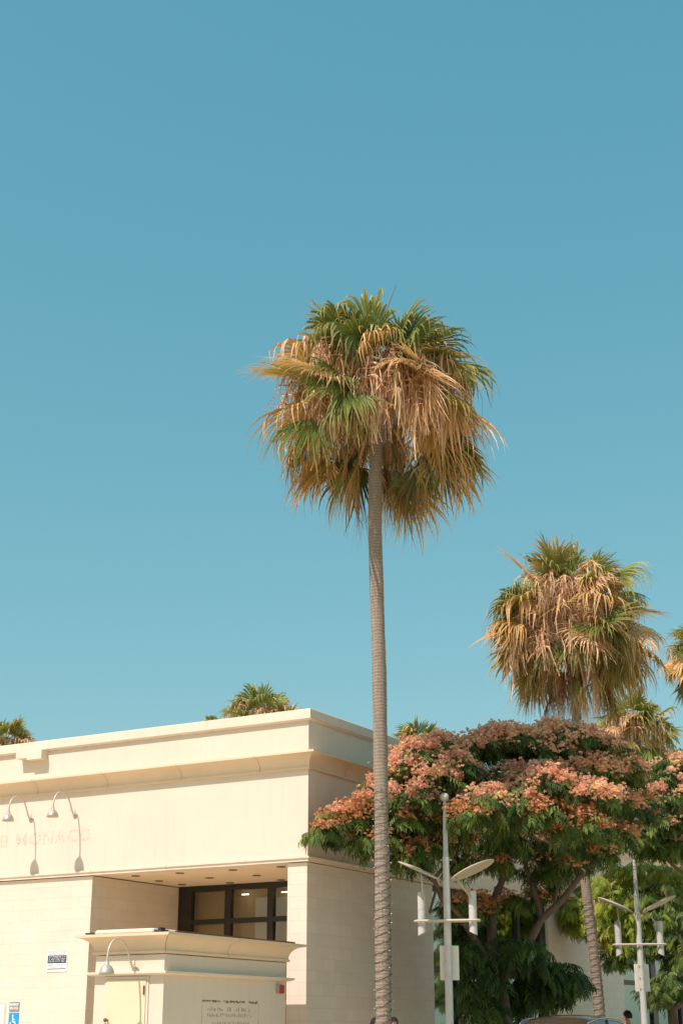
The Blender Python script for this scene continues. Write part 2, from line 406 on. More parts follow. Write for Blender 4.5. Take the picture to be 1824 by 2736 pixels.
MB().box(.302, TLEN-.302, .302, SLEN-.302, 6.3, 6.5).build('roof', M['roof'], bld)
so = MB().box(.302, 3.1, .332, 4.918, 4.387, 4.46).build('soffit', M['soffit'], bld)
for s_, t_ in ((4.25, .52), (3.19, .52), (1.98, .55), (.9, .53), (4.45, 1.55), (3.22, 1.56), (2.15, 1.62), (1.0, 1.6), (4.5, 2.4), (3.44, 2.6), (2.22, 2.62), (1.1, 2.6)):
    MB().lathe((t_, s_, 4.383), [(.0, .0), (.06, 0), (.085, -.010), (.085, .004)], 16).build('downlight', M['slot'], so)
# recessed window
wf = MB()
X = 2.87
for y0, y1 in ((4.58, 4.918), (3.595, 3.745), (2.56, 2.70), (1.5, 1.64), (.45, .6)): wf.box(X, X+.12, y0, y1, .14, 4.386)
spans = ((3.745, 4.58), (2.70, 3.595), (1.64, 2.56), (.6, 1.5))
for y0, y1 in spans:
    wf.box(X+.002, X+.118, y0, y1, 4.267, 4.386); wf.box(X+.002, X+.118, y0, y1, 3.605, 3.705); wf.box(X+.002, X+.118, y0, y1, 2.1, 2.2)
win = empty('window'); win.parent = bld
wf.build('frame', M['darkmetal'], win)
for y0, y1 in spans:
    for z0, z1 in ((3.705, 4.267), (2.2, 3.605), (.14, 2.1)):
        MB().box(X+.05, X+.06, y0, y1, z0, z1).build('pane', M['winglass'], win)
MB().box(X+.35, X+.38, .34, 4.91, .15, 4.37).build('blind', M['blind'], win)
for y0, z0 in ((3.37, 4.185), (2.40, 4.19)):
    MB().box(X+.2, X+.23, y0-.07, y0+.09, z0-.011, z0+.011).build('bright_slit', M['slit'], win)  # two small glowing strips set in front of the blind
# shop windows on the shaded side
def shopfront(t0, t1, mulls, transom, pil=()):
    w = empty('shop_window'); w.parent = bld
    fr = MB(); edges = sorted(mulls)
    for a, b in edges: fr.box(a, b, .10, .24, .14, 4.384)
    xs = [t0] + [q for e in edges for q in e] + [t1]
    for a, b in zip(xs[0::2], xs[1::2]):
        if b - a < .05: continue
        skip = any(p0 <= (a+b)/2 <= p1 for p0, p1 in pil)
        if skip: continue
        fr.box(a, b, .11, .23, 4.28, 4.384); fr.box(a, b, .11, .23, transom-.06, transom+.06); fr.box(a, b, .11, .23, .14, .35)
        for z0, z1 in ((transom+.06, 4.28), (.35, transom-.06)):
            MB().box(a, b, .16, .17, z0, z1).build('pane', M['shopglass'], w)
    fr.build('frame', M['darkmetal'], w)
    for p0, p1 in pil: MB().box(p0, p1, .06, .24, .14, 4.382).build('pilaster', M['trim'], w)
    mbk = MB().box(t0, t1, 1.9, 2.0, .14, 4.37)
    rng = random.Random(int(t0*10)); x = t0+.2
    mbk.box(t0+.01, t1-.01, .4, 1.898, 4.2, 4.36); mbk.box(t0+.01, t1-.01, .4, 1.898, .1, .16)
    mbk.build('shop_interior', M['interior'], w)
    sh = MB()
    while x < t1-.5:
        ww = rng.uniform(.4, .9); sh.box(x, min(x+ww, t1-.05), 1.3, 1.88, .17, rng.uniform(1.2, 3.2)); x += ww + rng.uniform(.1, .6)
    split_pieces(sh.build('display_shelf', M['white'], w))
shopfront(5.0, 11.1, [(5.0, 5.06), (6.22, 6.43), (7.62, 7.86), (9.45, 9.62), (10.77, 11.1)], 2.72, [(7.87, 9.44)] if False else [])
shopfront(16.18, 21.4, [(16.18, 16.26), (18.62, 19.04), (20.2, 20.4), (21.1, 21.4)], 2.78)
# rectangular scupper box under the cap
sb = MB().box(-.20, -.002, 6.24, 6.62, 6.755, 6.935); sb.box(-.198, -.004, 6.622, 6.92, 6.80, 6.933)
sb.build('scupper_box', M['trim'], bld)

# ghost lettering of a removed sign, on the lit front
def text_obj(name, body, h, x0, x1, mat, parent, loc, off=.0, axis='front', depth=.0006):
    cu = bpy.data.curves.new(name, 'FONT'); cu.body = body; cu.size = 1; cu.offset = off; cu.extrude = 0
    to = bpy.data.objects.new(name, cu); COL.objects.link(to)
    bpy.context.view_layer.update()
    me = bpy.data.meshes.new_from_object(to.evaluated_get(bpy.context.evaluated_depsgraph_get()))
    bpy.data.objects.remove(to); bpy.data.curves.remove(cu)
    V = np.array([v.co for v in me.vertices]); mn, mx = V.min(0), V.max(0)
    sx = (x1-x0)/(mx[0]-mn[0]); sy = h/(mx[1]-mn[1])
    for v in me.vertices:
        u = (v.co.x-mn[0])*sx + x0; w = (v.co.y-mn[1])*sy
        v.co = (0, -u, w) if axis == 'front' else (u, 0, w)
    me.materials.clear(); me.materials.append(mat); me.update()
    o = bpy.data.objects.new(name, me); COL.objects.link(o); o.parent = parent; o.location = loc
    return o
gl = empty('ghost_lettering', 'faint brown ghost letters of a removed sign on the cream front wall', 'lettering', W(-.004, 6.93, 5.05), BROT)
for ch, x0, x1 in (('B', -.42, -.20), ('M', 0, .30), ('O', .36, .66), ('N', .71, .98), ('A', 1.02, 1.30), ('C', 1.35, 1.62), ('O', 1.66, 1.93)):
    text_obj('letter', ch, .25, x0, x1, M['ghost'], gl, (0, 0, 0), off=.025)

# ------------------------------------------------------------------ free-standing kiosk in front of the recess
KT, KS, KD, KW = -4.331, -.132, 3.43, 1.31
kio = empty('kiosk', 'small cream kiosk with curved cornice standing before the recessed entrance', 'kiosk', W(KT, KS, 0), BROT)
mb = MB().box(0, KD, 0, KW, -.02, 2.60); mb.build('wall', M['stucco'], kio)
Kc = [(0, 0, -1, -1), (KD, 0, 1, -1), (KD, KW, 1, 1), (0, KW, -1, 1)]
kp = cove(.25, 2.905, .04, .20, .03, .05, .035)
mb = MB().sweep(Kc, kp + [(-.1, 2.60), (-.1, 2.905)], True)
ribbon_joint(mb, kp, 'x', 1.62)
mb.tube([(-o-.001, -o-.001, z) for o, z in kp[1:-1]], .006, 5, 1)
mb.build('cornice', [M['cove'], M['joint']], kio)
mb = MB().box(-.0, KD, 0.0, KW, 2.80, 2.895); mb.build('roof', M['roof'], kio)
MB().box(.02, 3.4, -.20, -.16, 2.906, 2.935).build('roof_flashing', M['redflash'], kio)
MB().box(-.15, .5, .12, 1.25, 2.907, 2.975, 0, .02).build('roof_hatch', M['trim'], kio)
MB().box(-.14, .05, -.02, .1, 2.907, 2.95).box(-.1, .02, .02, .07, 2.951, 2.985).build('roof_drain', M['darkslot'], kio)
MB().box(-.16, -.1, 1.29, 1.42, 2.907, 2.94).build('roof_clip', M['darkslot'], kio)
MB().sweep(Kc, [(.002, 2.355), (.11, 2.355), (.11, 2.325), (.06, 2.305), (.002, 2.30)], True).build('ledge', M['trim'], kio)
dr = MB().box(-.03, -.002, .31, 1.06, .02, 2.24, 0, .004).build('door', M['door'], kio)
MB().box(-.018, -.003, .27, .305, .02, 2.28).box(-.018, -.003, 1.065, 1.10, .02, 2.28).box(-.018, -.003, .307, 1.063, 2.245, 2.279).build('door_frame', M['trim'], kio)
MB().tube([(-.03, 1.0, 1.66), (-.075, 1.0, 1.66)], .014).sphere((-.09, 1.0, 1.66), .032, 12).lathe((-.09, 1.0, 1.58), [(0, 0), (.018, .01), (.018, .03), (0, .04)], 10).build('handle', M['brass'], dr)
MB().box(-.05, -.031, .325, .345, 2.02, 2.15).build('hinge', M['brass'], dr)
# ghost of a plaque on the kiosk's shaded side
pq = empty('plaque_stain', 'dark glue stain of a removed plaque on the kiosk side wall', 'stain', W(KT+1.0, KS-.003, 1.5), BROT)
mb = MB(); rng = random.Random(5)
for k in range(16):
    a = k*.1; 
    if k in (5, 12): continue
    mb.add([(a, 0, .43+rng.uniform(-.012, .012)), (a+.098, 0, .43+rng.uniform(-.012, .012)), (a+.098, 0, .462), (a, 0, .462)], [(0, 1, 2, 3)])
mb.build('glue_line', M['glue'], pq)
mb = MB()
for k in range(2):
    z = .30 - k*.085; x = .16
    while x < 1.4:
        w = rng.uniform(.02, .05); h = rng.uniform(.03, .065)
        if rng.random() > .15: mb.add([(x, 0, z), (x+w, 0, z), (x+w, 0, z+h), (x, 0, z+h)], [(0, 1, 2, 3)])
        x += w + rng.uniform(.012, .03)
z = .08; x = .3
while x < 1.3:
    w = rng.uniform(.02, .05); mb.add([(x, 0, z), (x+w, 0, z), (x+w, 0, z+.06), (x, 0, z+.06)], [(0, 1, 2, 3)]); x += w+.03
mb.build('glue_marks', M['glue_soft'], pq)
mb = MB()
for x0, x1, z0, z1 in ((0, .012, 0, .43), (1.588, 1.6, 0, .43)): mb.add([(x0, 0, z0), (x1, 0, z0), (x1, 0, z1), (x0, 0, z1)], [(0, 1, 2, 3)])
mb.build('plaque_outline', M['glue_soft'], pq)
fa = empty('fire_alarm', 'small red fire alarm box high on the kiosk side wall', 'alarm', W(KT+3.25, KS, 2.17), BROT)
MB().box(-.06, .07, -.055, -.002, -.07, .07, 0, .01).build('alarm_body', M['red'], fa)
MB().box(-.13, -.064, -.04, -.002, -.06, .085, 0, .008).build('junction_box', M['greyplastic'], fa)

# ------------------------------------------------------------------ gooseneck wall lamps
def gooseneck(label, loc, sc=1.0):
    g = empty('wall_lamp', label, 'lamp', loc, BROT, 'gooseneck wall lamps')
    pts = [(0, 0, 0), (-.05, 0, .01), (-.10, 0, .09), (-.15, 0, .2), (-.22, 0, .31), (-.30, 0, .38), (-.40, 0, .42), (-.50, 0, .41), (-.58, 0, .355), (-.635, 0, .27), (-.66, 0, .17), (-.663, 0, .07)]
    sm = []
    for i in range(len(pts)-1):
        for k in range(3):
            sm.append(Vector(pts[i]).lerp(Vector(pts[i+1]), k/3))
    sm.append(Vector(pts[-1]))
    for _ in range(2): sm = [sm[0]] + [(sm[i-1]+sm[i]*2+sm[i+1])/4 for i in range(1, len(sm)-1)] + [sm[-1]]
    MB().tube(sm, .0155, 8).build('arm', M['lampmetal'], g)
    MB().tube([(-.002, 0, 0), (-.02, 0, 0)], .045, 14).tube([(0, 0, .0), (-.03, 0, .0)], .02, 10).tube([(-.015, 0, .0), (-.015, 0, .13)], .006, 6).tube([(-.10, -.04, .09), (-.10, .05, .09)], .006, 6).build('bracket', M['lampmetal'], g)
    sh = MB().lathe((-.663, 0, -.11), [(.0, .20), (.032, .20), (.034, .145), (.045, .14), (.07, .12), (.095, .085), (.112, .04), (.12, 0), (.114, .002), (.09, .08), (.03, .13), (0, .135)], 22)
    sh.build('lamp_shade', M['shade'], g)
    MB().sphere((-.663, 0, -.02), .028, 10).build('bulb', M['bulb'], g)
    return g
g1 = gooseneck('gooseneck wall lamp above the last letters, right of two high on the front wall', W(0, 5.433, 5.57))
for lab, loc, k in (('gooseneck wall lamp nearest the left edge, left of two high on the front wall', W(0, 6.577, 5.57), 1),
                    ('gooseneck lamp low on the kiosk, hanging above its pale door', W(KT, KS+.56, 2.40), 1.0)):
    g = copy_tree(g1); g.location = loc; g['label'] = lab; g.scale = (k, k, k)

# ------------------------------------------------------------------ wall signs
def plate(name, label, cat, t, s0, s1, z0, z1, base, mats, border=None):
    e = empty(name, label, cat, W(t, s1, z0), BROT)
    w, h = s1-s0, z1-z0
    MB().box(-.012, 0, -w, 0, 0, h, 0, .003).build('panel', base, e)
    return e, w, h
def rect(mb, u0, u1, v0, v1, x=-.0145): mb.add([(x, -u0, v0), (x, -u1, v0), (x, -u1, v1), (x, -u0, v1)], [(0, 1, 2, 3)])
e, w, h = plate('parking_sign', 'white parking notice with dark blue bands on the front block wall', 'sign', .028, 5.42, 5.93, 2.60, 3.0, M['white'], None)
mb = MB(); rng = random.Random(3)
for u0, u1, v0, v1 in ((.02, .49, .385, .391), (.02, .49, .16, .305), (.02, .49, .045, .06)): rect(mb, u0, u1, v0, v1)
mb.build('printed_band', M['navy'], e)
def scribble(e, name, mat, u0, u1, v, hh, x, seed, gap=.012):
    r = random.Random(seed); mb = MB(); u = u0
    while u < u1:
        ww = r.uniform(.012, .022)
        k = r.randrange(3)
        if k == 0: rect(mb, u, u+.005, v, v+hh, x); rect(mb, u+.006, u+ww, v+hh*.75, v+hh, x)
        elif k == 1: rect(mb, u, u+ww, v, v+hh*.25, x); rect(mb, u, u+.005, v+hh*.26, v+hh, x); rect(mb, u+ww-.005, u+ww, v+hh*.26, v+hh, x)
        else: rect(mb, u+ww*.4, u+ww*.4+.006, v, v+hh, x); rect(mb, u+ww*.45+.006, u+ww, v+hh*.4, v+hh*.6, x)
        u += ww + (gap*.5 if r.random() < .8 else gap*2)
    mb.build(name, mat, e)
for i, (v, hh) in enumerate(((.345, .028), (.313, .024), (.105, .04), (.07, .022))): scribble(e, 'small_print', M['signgrey'], .04, .47, v, hh, -.0146, 10+i)
for i, v in enumerate((.265, .225, .185)): scribble(e, 'small_print', M['white'], .05, .46, v, .024, -.0162, 20+i)
e, w, h = plate('fine_sign', 'small grey minimum fine plate above the blue wheelchair sign', 'sign', .028, 6.56, 6.81, 1.885, 2.055, M['signgrey'], None)
text_obj('lettering', 'MINIMUM', .05, .02, .23, M['white'], e, (-.0145, 0, .098), off=.02)
text_obj('lettering', 'FINE $250', .055, .02, .23, M['white'], e, (-.0145, 0, .025), off=.02)
e, w, h = plate('accessible_parking_sign', 'blue wheelchair parking sign on the front wall under the grey plate', 'sign', .028, 6.555, 6.81, 1.53, 1.855, M['signblue'], None)
mb = MB()
def disc(mb, cu, cv, r0, r1, a0, a1, n=20, x=-.0145):
    for k in range(n):
        p, q = a0+(a1-a0)*k/n, a0+(a1-a0)*(k+1)/n
        mb.add([(x, -(cu+r0*math.cos(p)), cv+r0*math.sin(p)), (x, -(cu+r1*math.cos(p)), cv+r1*math.sin(p)), (x, -(cu+r1*math.cos(q)), cv+r1*math.sin(q)), (x, -(cu+r0*math.cos(q)), cv+r0*math.sin(q))], [(0, 1, 2, 3)])
def stroke(mb, p, q, w, x=-.0145):
    d = Vector((q[0]-p[0], q[1]-p[1])).normalized(); n = Vector((-d.y, d.x))*w/2
    mb.add([(x, -(p[0]+n.x), p[1]+n.y), (x, -(p[0]-n.x), p[1]-n.y), (x, -(q[0]-n.x), q[1]-n.y), (x, -(q[0]+n.x), q[1]+n.y)], [(0, 1, 2, 3)])
disc(mb, .105, .275, 0, .018, 0, 2*math.pi); disc(mb, .115, .115, .052, .070, math.radians(140), math.radians(350), 24)
stroke(mb, (.107, .255), (.115, .155), .022, -.0147); stroke(mb, (.108, .205), (.165, .20), .016, -.0149); stroke(mb, (.112, .160), (.175, .155), .018, -.0151)
stroke(mb, (.172, .16), (.195, .085), .018, -.0153); stroke(mb, (.19, .09), (.215, .098), .016, -.0155)
mb.build('wheelchair_symbol', M['white'], e)
e, w, h = plate('notice_board', 'cream notice sign cut by the left edge beside the blue wheelchair sign', 'sign', .028, 6.91, 7.4, 1.45, 2.045, M['cream'], None)
mb = MB()
for u0, u1, v0, v1 in ((.012, .478, .575, .583), (.47, .478, .012, .574), (.012, .02, .012, .574)): rect(mb, u0, u1, v0, v1)
mb.build('printed_border', M['signgreen'], e)

# ------------------------------------------------------------------ lamp posts
def lamp_post(label, loc, rz):
    p = empty('lamp_post', label, 'lamp post', loc, rz, 'street lamp posts along the shaded side')
    mb = MB()
    mb.lathe((0, 0, 0), [(0, 0), (.17, 0), (.17, .05), (.10, .12), (.075, .3), (.066, 2.2), (.062, 3.5), (.054, 4.18)], 18)
    mb.lathe((0, 0, 0), [(.056, 4.12), (.060, 4.14), (.060, 4.2), (.045, 4.22), (.034, 5.1), (.030, 5.15), (.02, 5.17), (.016, 5.24), (.03, 5.26)], 18)
    mb.build('pole', M['pole'], p)
    MB().sphere((0, 0, 5.23), .078, 20).build('ball_finial', M['pole'], p)
    mb = MB()
    pts = []
    for k in range(49):
        q = 2*math.pi*k/48
        x = .46*(1 if math.cos(q) > 0 else -1) if abs(math.cos(q)) > 1e-6 else 0
        pts.append((.46*math.copysign(1, math.cos(q)) + .095*math.cos(q), .105*math.sin(q), 3.14))
    mb.tube(pts, .021, 8, cap=False)
    mb.build('ring', M['polewhite'], p)
    mb = MB()
    for s in (-1, 1):
        mb.tube([(s*.05, 0, 4.155), (s*.072, 0, 4.155), (s*.074, 0, 4.155), (s*.09, 0, 4.155), (s*.10, 0, 4.155)], [.008, .008, .017, .017, .008], 8)
        for z in (2.24, 2.46, 2.70):
            mb.tube([(s*.04, -.04, z), (s*.04, -.066, z), (s*.04, -.068, z), (s*.04, -.082, z)], [.008, .008, .016, .012], 8)
    split_pieces(mb.build('bolt', M['steel'], p))
    for s in (-1, 1):
        # uplight tube, cut on a slant below
        n = 18; vs = []; prof_top = 3.62
        mb = MB()
        for z in (0, 1):
            for k in range(n):
                q = 2*math.pi*k/n; x, y = .068*math.cos(q), .068*math.sin(q)
                zz = prof_top if z else 2.93 + .5*(-s*x) 
                vs.append((s*.44+x, y, zz))
        mb.add(vs, [(k, (k+1) % n, n+(k+1) % n, n+k) for k in range(n)], 0, True)
        mb.add(vs[:n], [tuple(range(n))]); mb.add(vs[n:], [tuple(range(n))])
        mb.tube([(s*.44+.0695*math.cos(a*math.pi/12), .0695*math.sin(a*math.pi/12), 3.34) for a in range(25)], .003, 5, cap=False)
        mb.build('uplight_tube', M['pole'], p)
        # reflector disc, outer edge raised
        al = math.radians(24); mb = MB(); R1, R2 = .40, .47; cx, cz = s*.46, 3.98
        ring = []; nn = 36
        top = []; bot = []
        for rr, dz in ((0.0, .035), (.5, .028), (.85, .012), (1.0, 0)):
            for k in range(nn):
                q = 2*math.pi*k/nn; u = R1*rr*math.cos(q)*(1 + .12*math.cos(q)*0); v = R2*rr*math.sin(q)
                base = (cx + s*(u*math.cos(al) - 0*math.sin(al)), v, cz + u*math.sin(al))
                top.append((base[0] - s*dz*math.sin(al), base[1], base[2] + dz*math.cos(al) + .006))
                bot.append((base[0] - s*(dz-.012)*math.sin(al), base[1], base[2] + (dz-.012)*math.cos(al) - .0))
        fs = []
        for r in range(3):
            for k in range(nn):
                l = (k+1) % nn; fs.append((r*nn+k, r*nn+l, r*nn+nn+l, r*nn+nn+k))
        mb.add(top, fs, 0, True); mb.add(bot, fs, 0, True)
        o = 3*nn; mb.add(top[o:]+bot[o:], [(k, (k+1) % nn, nn+(k+1) % nn, nn+k) for k in range(nn)])
        mb.build('reflector', M['polewhite'], p)
        MB().tube([(s*.43, -.07, 3.5), (s*.16, -.12, 3.88)] if s > 0 else [(s*.40, -.07, 3.5), (s*.42, -.10, 3.97)], .014, 8).build('strut', M['polewhite'], p)
    return p
RZ = math.radians(-13)
LP1 = Vector((1.80, 26, .14)); LP2 = Vector((6.40, 33, .14))
lp1 = lamp_post('grey lamp post with ball top, the nearer one right of the tall palm', LP1, RZ)
lp2 = copy_tree(lp1); lp2.location = LP2; lp2['label'] = 'grey lamp post with ball under dark foliage, the farther one near the right edge'
def post_plate(label, base, ang, x, y, w):
    e = empty('sign_plate', label, 'sign', base + Vector((0, 0, 0)), ang, 'blank sign plates on the lamp posts')
    MB().box(x, x+w, y-.012, y+.0, 2.18, 2.74, 0, .004).build('panel', M['platewhite'], e)
    MB().box(x+.0, x+.10, y+.0005, y+.02, 2.27, 2.29).box(x, x+.10, y+.0005, y+.02, 2.63, 2.65).build('bracket', M['steel'], e)
for nm, b in (('nearer', LP1), ('farther', LP2)):
    post_plate(f'blank pale plate fixed behind the {nm} lamp post', b, math.radians(6), -.125, .10, .325)

# ------------------------------------------------------------------ fan palms
def frond(rng, O, az, el, Lp, Lb, droop, c0, c1, N=30, K=6, span=118, sag=.25, fold=.25, curl=0.0, web=.48):
    d = np.array([math.cos(az)*math.cos(el), math.sin(az)*math.cos(el), math.sin(el)])
    V, F, C = [], [], []
    s = np.linspace(0, 1, 6)
    P = O + d*Lp*s[:, None] + np.array([0, 0, -1])*sag*Lp*(s**2)[:, None]
    side = np.cross(d, [0, 0, 1]); side /= max(np.linalg.norm(side), 1e-6)
    T = P[-1]-P[-2]; T /= np.linalg.norm(T)
    nrm = np.cross(side, T)
    w = np.linspace(.03, .016, 6)
    base = 0
    V.append(P - side*w[:, None]); V.append(P + nrm*.015); V.append(P + side*w[:, None])
    for r in range(2):
        for k in range(5):
            a = r*6+k; F.append((a, a+1, a+7, a+6))
    cc = np.array(c0)*1.1 + .03
    C.append(np.tile(cc, (18, 1))); base = 18
    roll = rng.uniform(-.95, .95); u = T; v = side*math.cos(roll) + nrm*math.sin(roll); n_ = np.cross(v, u)
    B = P[-1]
    al = np.radians(np.linspace(-span, span, N)) + np.array([rng.gauss(0, .012) for _ in range(N)])
    da = math.radians(2*span/N)
    sk = np.linspace(0, 1, K+1)
    g = np.array([0, 0, -1.0])
    for i in range(N):
        a = al[i]; ca, sa = math.cos(a), math.sin(a)
        dd = u*ca + v*sa - n_*fold*abs(sa) + n_*curl
        dd /= np.linalg.norm(dd)
        L = Lb*(.78 + .22*ca)*rng.uniform(.78, 1.16)
        sd = -u*sa + v*ca
        up = np.cross(dd, sd)
        p = B.copy(); pts = [p.copy()]; dirn = dd.copy(); dr = droop*rng.uniform(.7, 1.3)
        tw = np.array([rng.gauss(0, .2), rng.gauss(0, .2), rng.gauss(0, .1)])
        for k in range(K):
            f = max(0, (sk[k+1]-web+.08)/(1.08-web))
            q = dd*(1-min(1, dr*f**1.1)) + g*dr*f**1.1 + tw*f
            q /= np.linalg.norm(q); p = p + q*L/K; pts.append(p.copy())
        pts = np.array(pts)
        wd = np.where(sk < web, sk*L*da*1.05, web*L*da*1.05*np.clip((1-sk)/(1-web), 0.10, 1)**1.15)/2
        l_ = pts - sd*wd[:, None]; r_ = pts + sd*wd[:, None]; m_ = pts + up*(wd*.7)[:, None]
        V += [l_, m_, r_]
        n = K+1
        for r in range(2):
            for k in range(K):
                x = base+r*n+k; F.append((x, x+1, x+n+1, x+n))
        tcol = np.clip((sk-.32)/.6, 0, 1)[:, None]**1.1
        col = (np.array(c0)*(1-tcol) + np.array(c1)*tcol)*rng.uniform(.8, 1.2)
        C += [col, col*.92, col]; base += 3*n
    return np.concatenate(V), np.array(F), np.concatenate(C)
def ribbon(pts, w, col, rng):
    pts = np.array(pts); n = len(pts); d = np.gradient(pts, axis=0)
    a = rng.uniform(0, 6.28); ref = np.array([math.cos(a), math.sin(a), .1])
    sd = np.cross(d, ref); sd /= np.maximum(np.linalg.norm(sd, axis=1, keepdims=True), 1e-6)
    ww = (np.linspace(1, .35, n)*w/2)[:, None]
    V = np.concatenate([pts-sd*ww, pts+sd*ww]); F = np.array([(k, k+1, n+k+1, n+k) for k in range(n-1)])
    C = np.tile(np.array(col), (2*n, 1))*rng.uniform(.75, 1.2)
    return V, F, C
class Acc:
    def __init__(s): s.V = []; s.F = []; s.C = []; s.n = 0
    def add(s, t):
        V, F, C = t; s.V.append(V); s.F.append(F+s.n); s.C.append(C); s.n += len(V)
    def mesh(s, name, mat, parent): return np_mesh(name, np.concatenate(s.V), np.concatenate(s.F), np.concatenate(s.C), mat, parent)
GREEN = ((.13, .19, .04), (.29, .27, .08)); LIGHTG = ((.26, .33, .08), (.48, .42, .15)); OLIVE = ((.25, .24, .05), (.68, .45, .17))
GOLD = ((.50, .33, .10), (.68, .44, .21)); TAN = ((.66, .43, .21), (.76, .54, .32)); BROWN = ((.20, .10, .05), (.34, .19, .11)); DARKG = ((.07, .10, .028), (.20, .16, .05))
def palm_parts(root, seed, R=2.25, N=38, dens=1.0, skirt=1.0, stalks=40, clear=False):
    rng = random.Random(seed)
    A = Acc(); D = Acc(); S = Acc()
    nf = int(74*dens); k = R/2.25
    for i in range(nf):
        f = (i+.5)/nf
        el = math.radians(72 - 116*f**.93 + rng.uniform(-13, 13)); az = i*2.399963 + rng.uniform(-.6, .6)
        eld = math.degrees(el); curl = rng.uniform(-.35, .35); web = rng.uniform(.42, .58)
        if eld > 52: pal = rng.choice([GREEN, LIGHTG, LIGHTG]); dr = rng.uniform(.3, .8); Lp = rng.uniform(.5, .78); Lb = rng.uniform(.72, .9); web = .66
        elif eld > 34: pal = rng.choice([GREEN, LIGHTG, LIGHTG, OLIVE, GREEN]); dr = rng.uniform(.4, 1.1); Lp = rng.uniform(.6, .9); Lb = rng.uniform(.85, 1.0); web = .62
        elif eld > -2: pal = rng.choice([GREEN, LIGHTG, OLIVE, GREEN, GOLD, TAN, TAN]); dr = rng.choice([rng.uniform(.15, .5), rng.uniform(.8, 1.7), rng.uniform(.8, 1.7)]); Lp = rng.uniform(.75, 1.15); Lb = rng.uniform(.95, 1.2)
        elif eld > -28: pal = rng.choice([GREEN, OLIVE, OLIVE, GOLD, TAN, GREEN]); dr = rng.choice([rng.uniform(.3, .7), rng.uniform(.9, 1.7), rng.uniform(.9, 1.7)]); Lp = rng.uniform(.9, 1.25); Lb = rng.uniform(1.0, 1.25)
        else: pal = rng.choice([DARKG, GREEN, OLIVE, DARKG, GOLD]); dr = rng.uniform(.6, 1.2); Lp = rng.uniform(.9, 1.15); Lb = rng.uniform(.95, 1.15)
        O = np.array([math.cos(az)*.12, math.sin(az)*.12, .30-.55*f])*k
        if clear and eld < -18 and abs((math.degrees(az) + 90 + 180) % 360 - 180) < 42: continue
        tgt = D if pal in (TAN, BROWN, GOLD) else A
        tgt.add(frond(rng, O, az, el, Lp*k, Lb*k, dr, pal[0], pal[1], N, 7, rng.uniform(60, 125), rng.uniform(.05, .4), rng.uniform(-.25, .7), curl, web))
    for i in range(int(15*skirt)):      # dead fronds hanging by the trunk
        az = rng.uniform(0, 6.28) if not clear else rng.uniform(-.5, 3.6); el = math.radians(rng.uniform(-75, -50))
        O = np.array([math.cos(az)*.12, math.sin(az)*.12, -.5])*k; pal = rng.choice([BROWN, TAN, BROWN, OLIVE])
        D.add(frond(rng, O, az, el, rng.uniform(.6, 1.1)*k, rng.uniform(.9, 1.15)*k, 1.3, pal[0], pal[1], max(12, N-10), 7, rng.uniform(14, 38), .2, .4, rng.uniform(-.3, .3), .3))
    for i in range(stalks):             # pale drooping flower stalks with hanging threads
        az = i*2.399 + rng.uniform(-.5, .5); el = math.radians(rng.uniform(2, 62)); L = rng.uniform(1.25, 2.1)*k
        d = np.array([math.cos(az)*math.cos(el), math.sin(az)*math.cos(el), math.sin(el)])
        p = np.array([0, 0, rng.uniform(-.1, .3)])*k; pts = [p.copy()]; n = 14; dr = d.copy(); bw = rng.uniform(.04, .09)
        for q in range(n):
            dr = dr + np.array([0, 0, -1])*(bw + .40*(q/n)**1.2)*rng.uniform(.7, 1.3); dr /= np.linalg.norm(dr); p = p + dr*L/n; pts.append(p.copy())
        pale = rng.choice([(.80, .60, .40), (.74, .54, .34), (.56, .46, .22)])
        S.add(ribbon(pts, .045*k, pale, rng)); S.add(ribbon(pts, .035*k, pale, rng))
        for q in (n-6, n-4, n-2, n-1, n):      # limp ropes hanging from the stalk's end
            h = rng.uniform(.35, .95)*k; o = np.array([rng.gauss(0, .05), rng.gauss(0, .05), 0])*k
            S.add(ribbon([pts[q], pts[q]+o+[0, 0, -.3*h], pts[q]+o*1.4+np.array([rng.gauss(0, .03), rng.gauss(0, .03), 0])+[0, 0, -.65*h], pts[q]+o*1.2+np.array([rng.gauss(0, .05), rng.gauss(0, .05), 0])+[0, 0, -h]], rng.uniform(.03, .055)*k, pale, rng))
        for q in range(4, n+1):
            for j in range(rng.randint(5, 9) if N > 20 else 3):
                b = pts[q]; h = rng.uniform(.15, .75)*k; o = np.array([rng.gauss(0, .10), rng.gauss(0, .10), 0])*k
                tp = [b, b + o*.8 + [0, 0, -.05*k], b + o*1.2 + np.array([rng.gauss(0, .02), rng.gauss(0, .02), 0]) + [0, 0, -.45*h], b + o*1.3 + np.array([rng.gauss(0, .04), rng.gauss(0, .04), 0]) + [0, 0, -h]]
                S.add(ribbon(tp, rng.uniform(.016, .036)*k, rng.choice([(.64, .40, .24), (.76, .55, .35), (.58, .34, .19)]), rng))
    for i in range(3):                  # bare spear shoots above the crown
        az = rng.uniform(0, 6.28); el = math.radians(rng.uniform(60, 86)); d = np.array([math.cos(az)*math.cos(el), math.sin(az)*math.cos(el), math.sin(el)])
        L = rng.uniform(1.35, 1.75)*k; bend = np.array([rng.gauss(0, .25), rng.gauss(0, .25), 0])
        S.add(ribbon([d*L*q + bend*q*q*k for q in np.linspace(.2, 1, 7)], .03*k, (.20, .17, .08), rng))
    A.mesh('crown', M['frond'], root); D.mesh('dry_fronds', M['drywood'], root); S.mesh('flower_stalks', M['drywood'], root)
    # fibrous leaf-base core
    mb = MB(); n = 20; vs = []; fs = []
